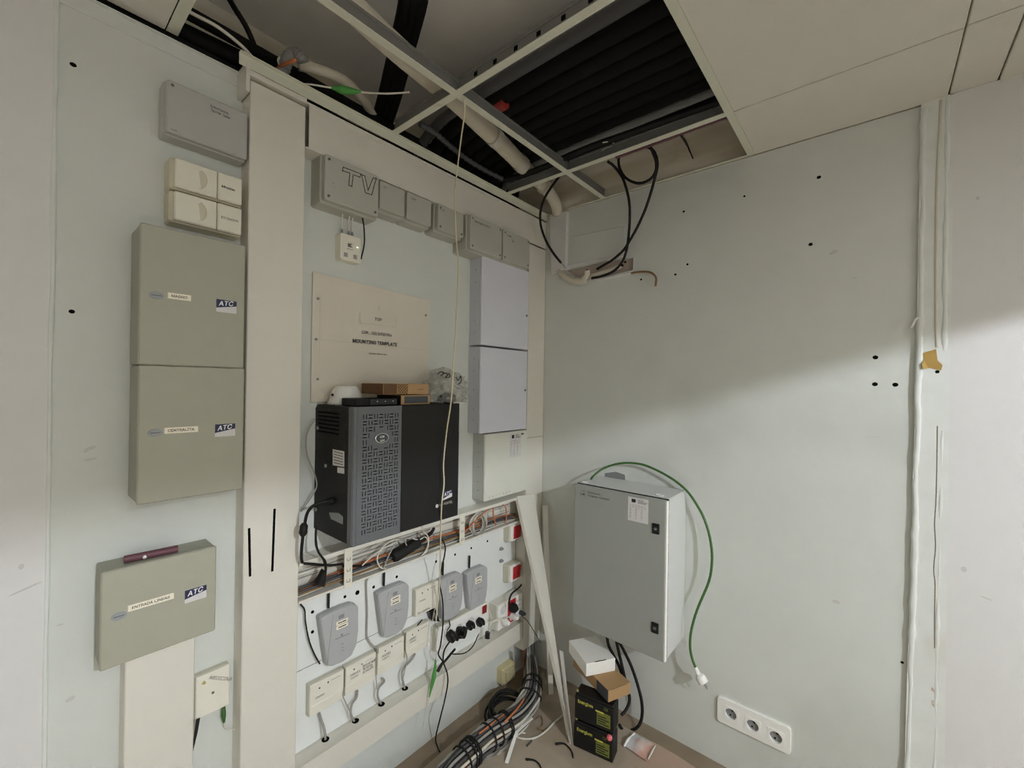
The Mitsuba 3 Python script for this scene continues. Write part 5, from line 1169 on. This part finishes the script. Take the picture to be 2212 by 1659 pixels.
hl('bent_conduit', 'pale conduit running along the slab towards the black cables', [(645, 140, 2.40), (690, 152, 2.40), (740, 172, 2.41), (775, 205, 2.42), (800, 240, 2.42), (815, 268, 2.41)], .0155, 'm_conduit', 'conduit', 12)
hl('orange_void_wire', 'orange wire wrapped round the bent conduit', [(589, 164, 2.36), (600, 148, 2.36), (616, 138, 2.355), (632, 132, 2.355), (640, 128, 2.36)], .0048, 'm_orange_wire')
hl('orange_void_wire', 'second orange wire at the foot of the bent conduit', [(599, 168, 2.36), (604, 146, 2.36), (601, 130, 2.37), (606, 125, 2.375), (612, 132, 2.37)], .0032, 'm_conduit')
hl('white_void_cord', 'white cord lying over the trunking with a green taped splice', [(640, 186, 2.318), (665, 182, 2.33), (705, 188, 2.34), (740, 194, 2.345), (790, 200, 2.345), (840, 202, 2.34), (885, 199, 2.35)], .0028, 'm_light_wire', 'cord')
hl('green_void_tape', 'green tape round the white cord in the ceiling void', [(716, 190, 2.342), (735, 193, 2.345), (755, 196, 2.345), (780, 198, 2.345)], [.003, .012, .011, .003], 'm_green_tape', 'tape')
k = thing('red_pipe_cap', 'red capped pipe end beside the black hoses in the ceiling void', 'cap')
put(k, tube([ah(1062, 240, 2.43), ah(1092, 222, 2.43)], [.020, .020], n=3, sides=14), 'm_red_cap', 40)
hl('red_pipe_cap', 'second red pipe end half hidden by the grid bar', [(1044, 262, 2.44), (1064, 284, 2.44)], .017, 'm_red_cap', 'cap', 12)
k = thing('flexible_conduit', 'twisted grey flexible conduit sagging behind the grid above the trunking', 'conduit')
pts = spline([ah(908, 268, 2.37), ah(940, 288, 2.375), ah(975, 318, 2.375), ah(1010, 345, 2.375), ah(1055, 372, 2.37), ah(1105, 396, 2.365)], 14)
put(k, tube(pts, .010 + .0016 * np.sin(np.arange(len(pts)) * 1.9), smooth_path=False, sides=9), 'm_dark_wire', True)
hl('black_grid_cable', 'black cable lying along the back of the short grid bar near the corner', [(1060, 393, 2.365), (1110, 384, 2.365), (1170, 363, 2.365), (1235, 334, 2.365), (1290, 312, 2.365), (1380, 281, 2.365), (1480, 246, 2.365), (1575, 214, 2.365)], .012, 'm_black')
hl('purple_grid_cable', 'dark purple cable behind the grid bar along the right wall', [(1330, 340, 2.335), (1420, 308, 2.335), (1500, 278, 2.335), (1585, 248, 2.335)], .006, 'm_maroon')
hl('loose_white_wire', 'pair of thin whitish wires curling behind the grid bar', [(1302, 308, 2.35), (1318, 306, 2.36), (1330, 312, 2.36), (1338, 318, 2.35)], .0022, 'm_light_wire')
hl('loose_white_wire', 'short whitish wire end below the curling pair', [(1300, 326, 2.34), (1308, 320, 2.345), (1322, 316, 2.345)], .0018, 'm_grey_wire')
hl('black_spike', 'thin black cable tie end pointing down below the grid bar', [(1471, 292, 2.33), (1480, 305, 2.325), (1484, 313, 2.32)], .0038, 'm_black', 'cable tie')
solo('black_spike', tube([ar(1484, 312, .04), ar(1497, 343, .035)], [.0032, .002], n=3, sides=6), 'm_black', 'tapering tail of the black cable tie hanging over the wall', 'cable tie', None, True)
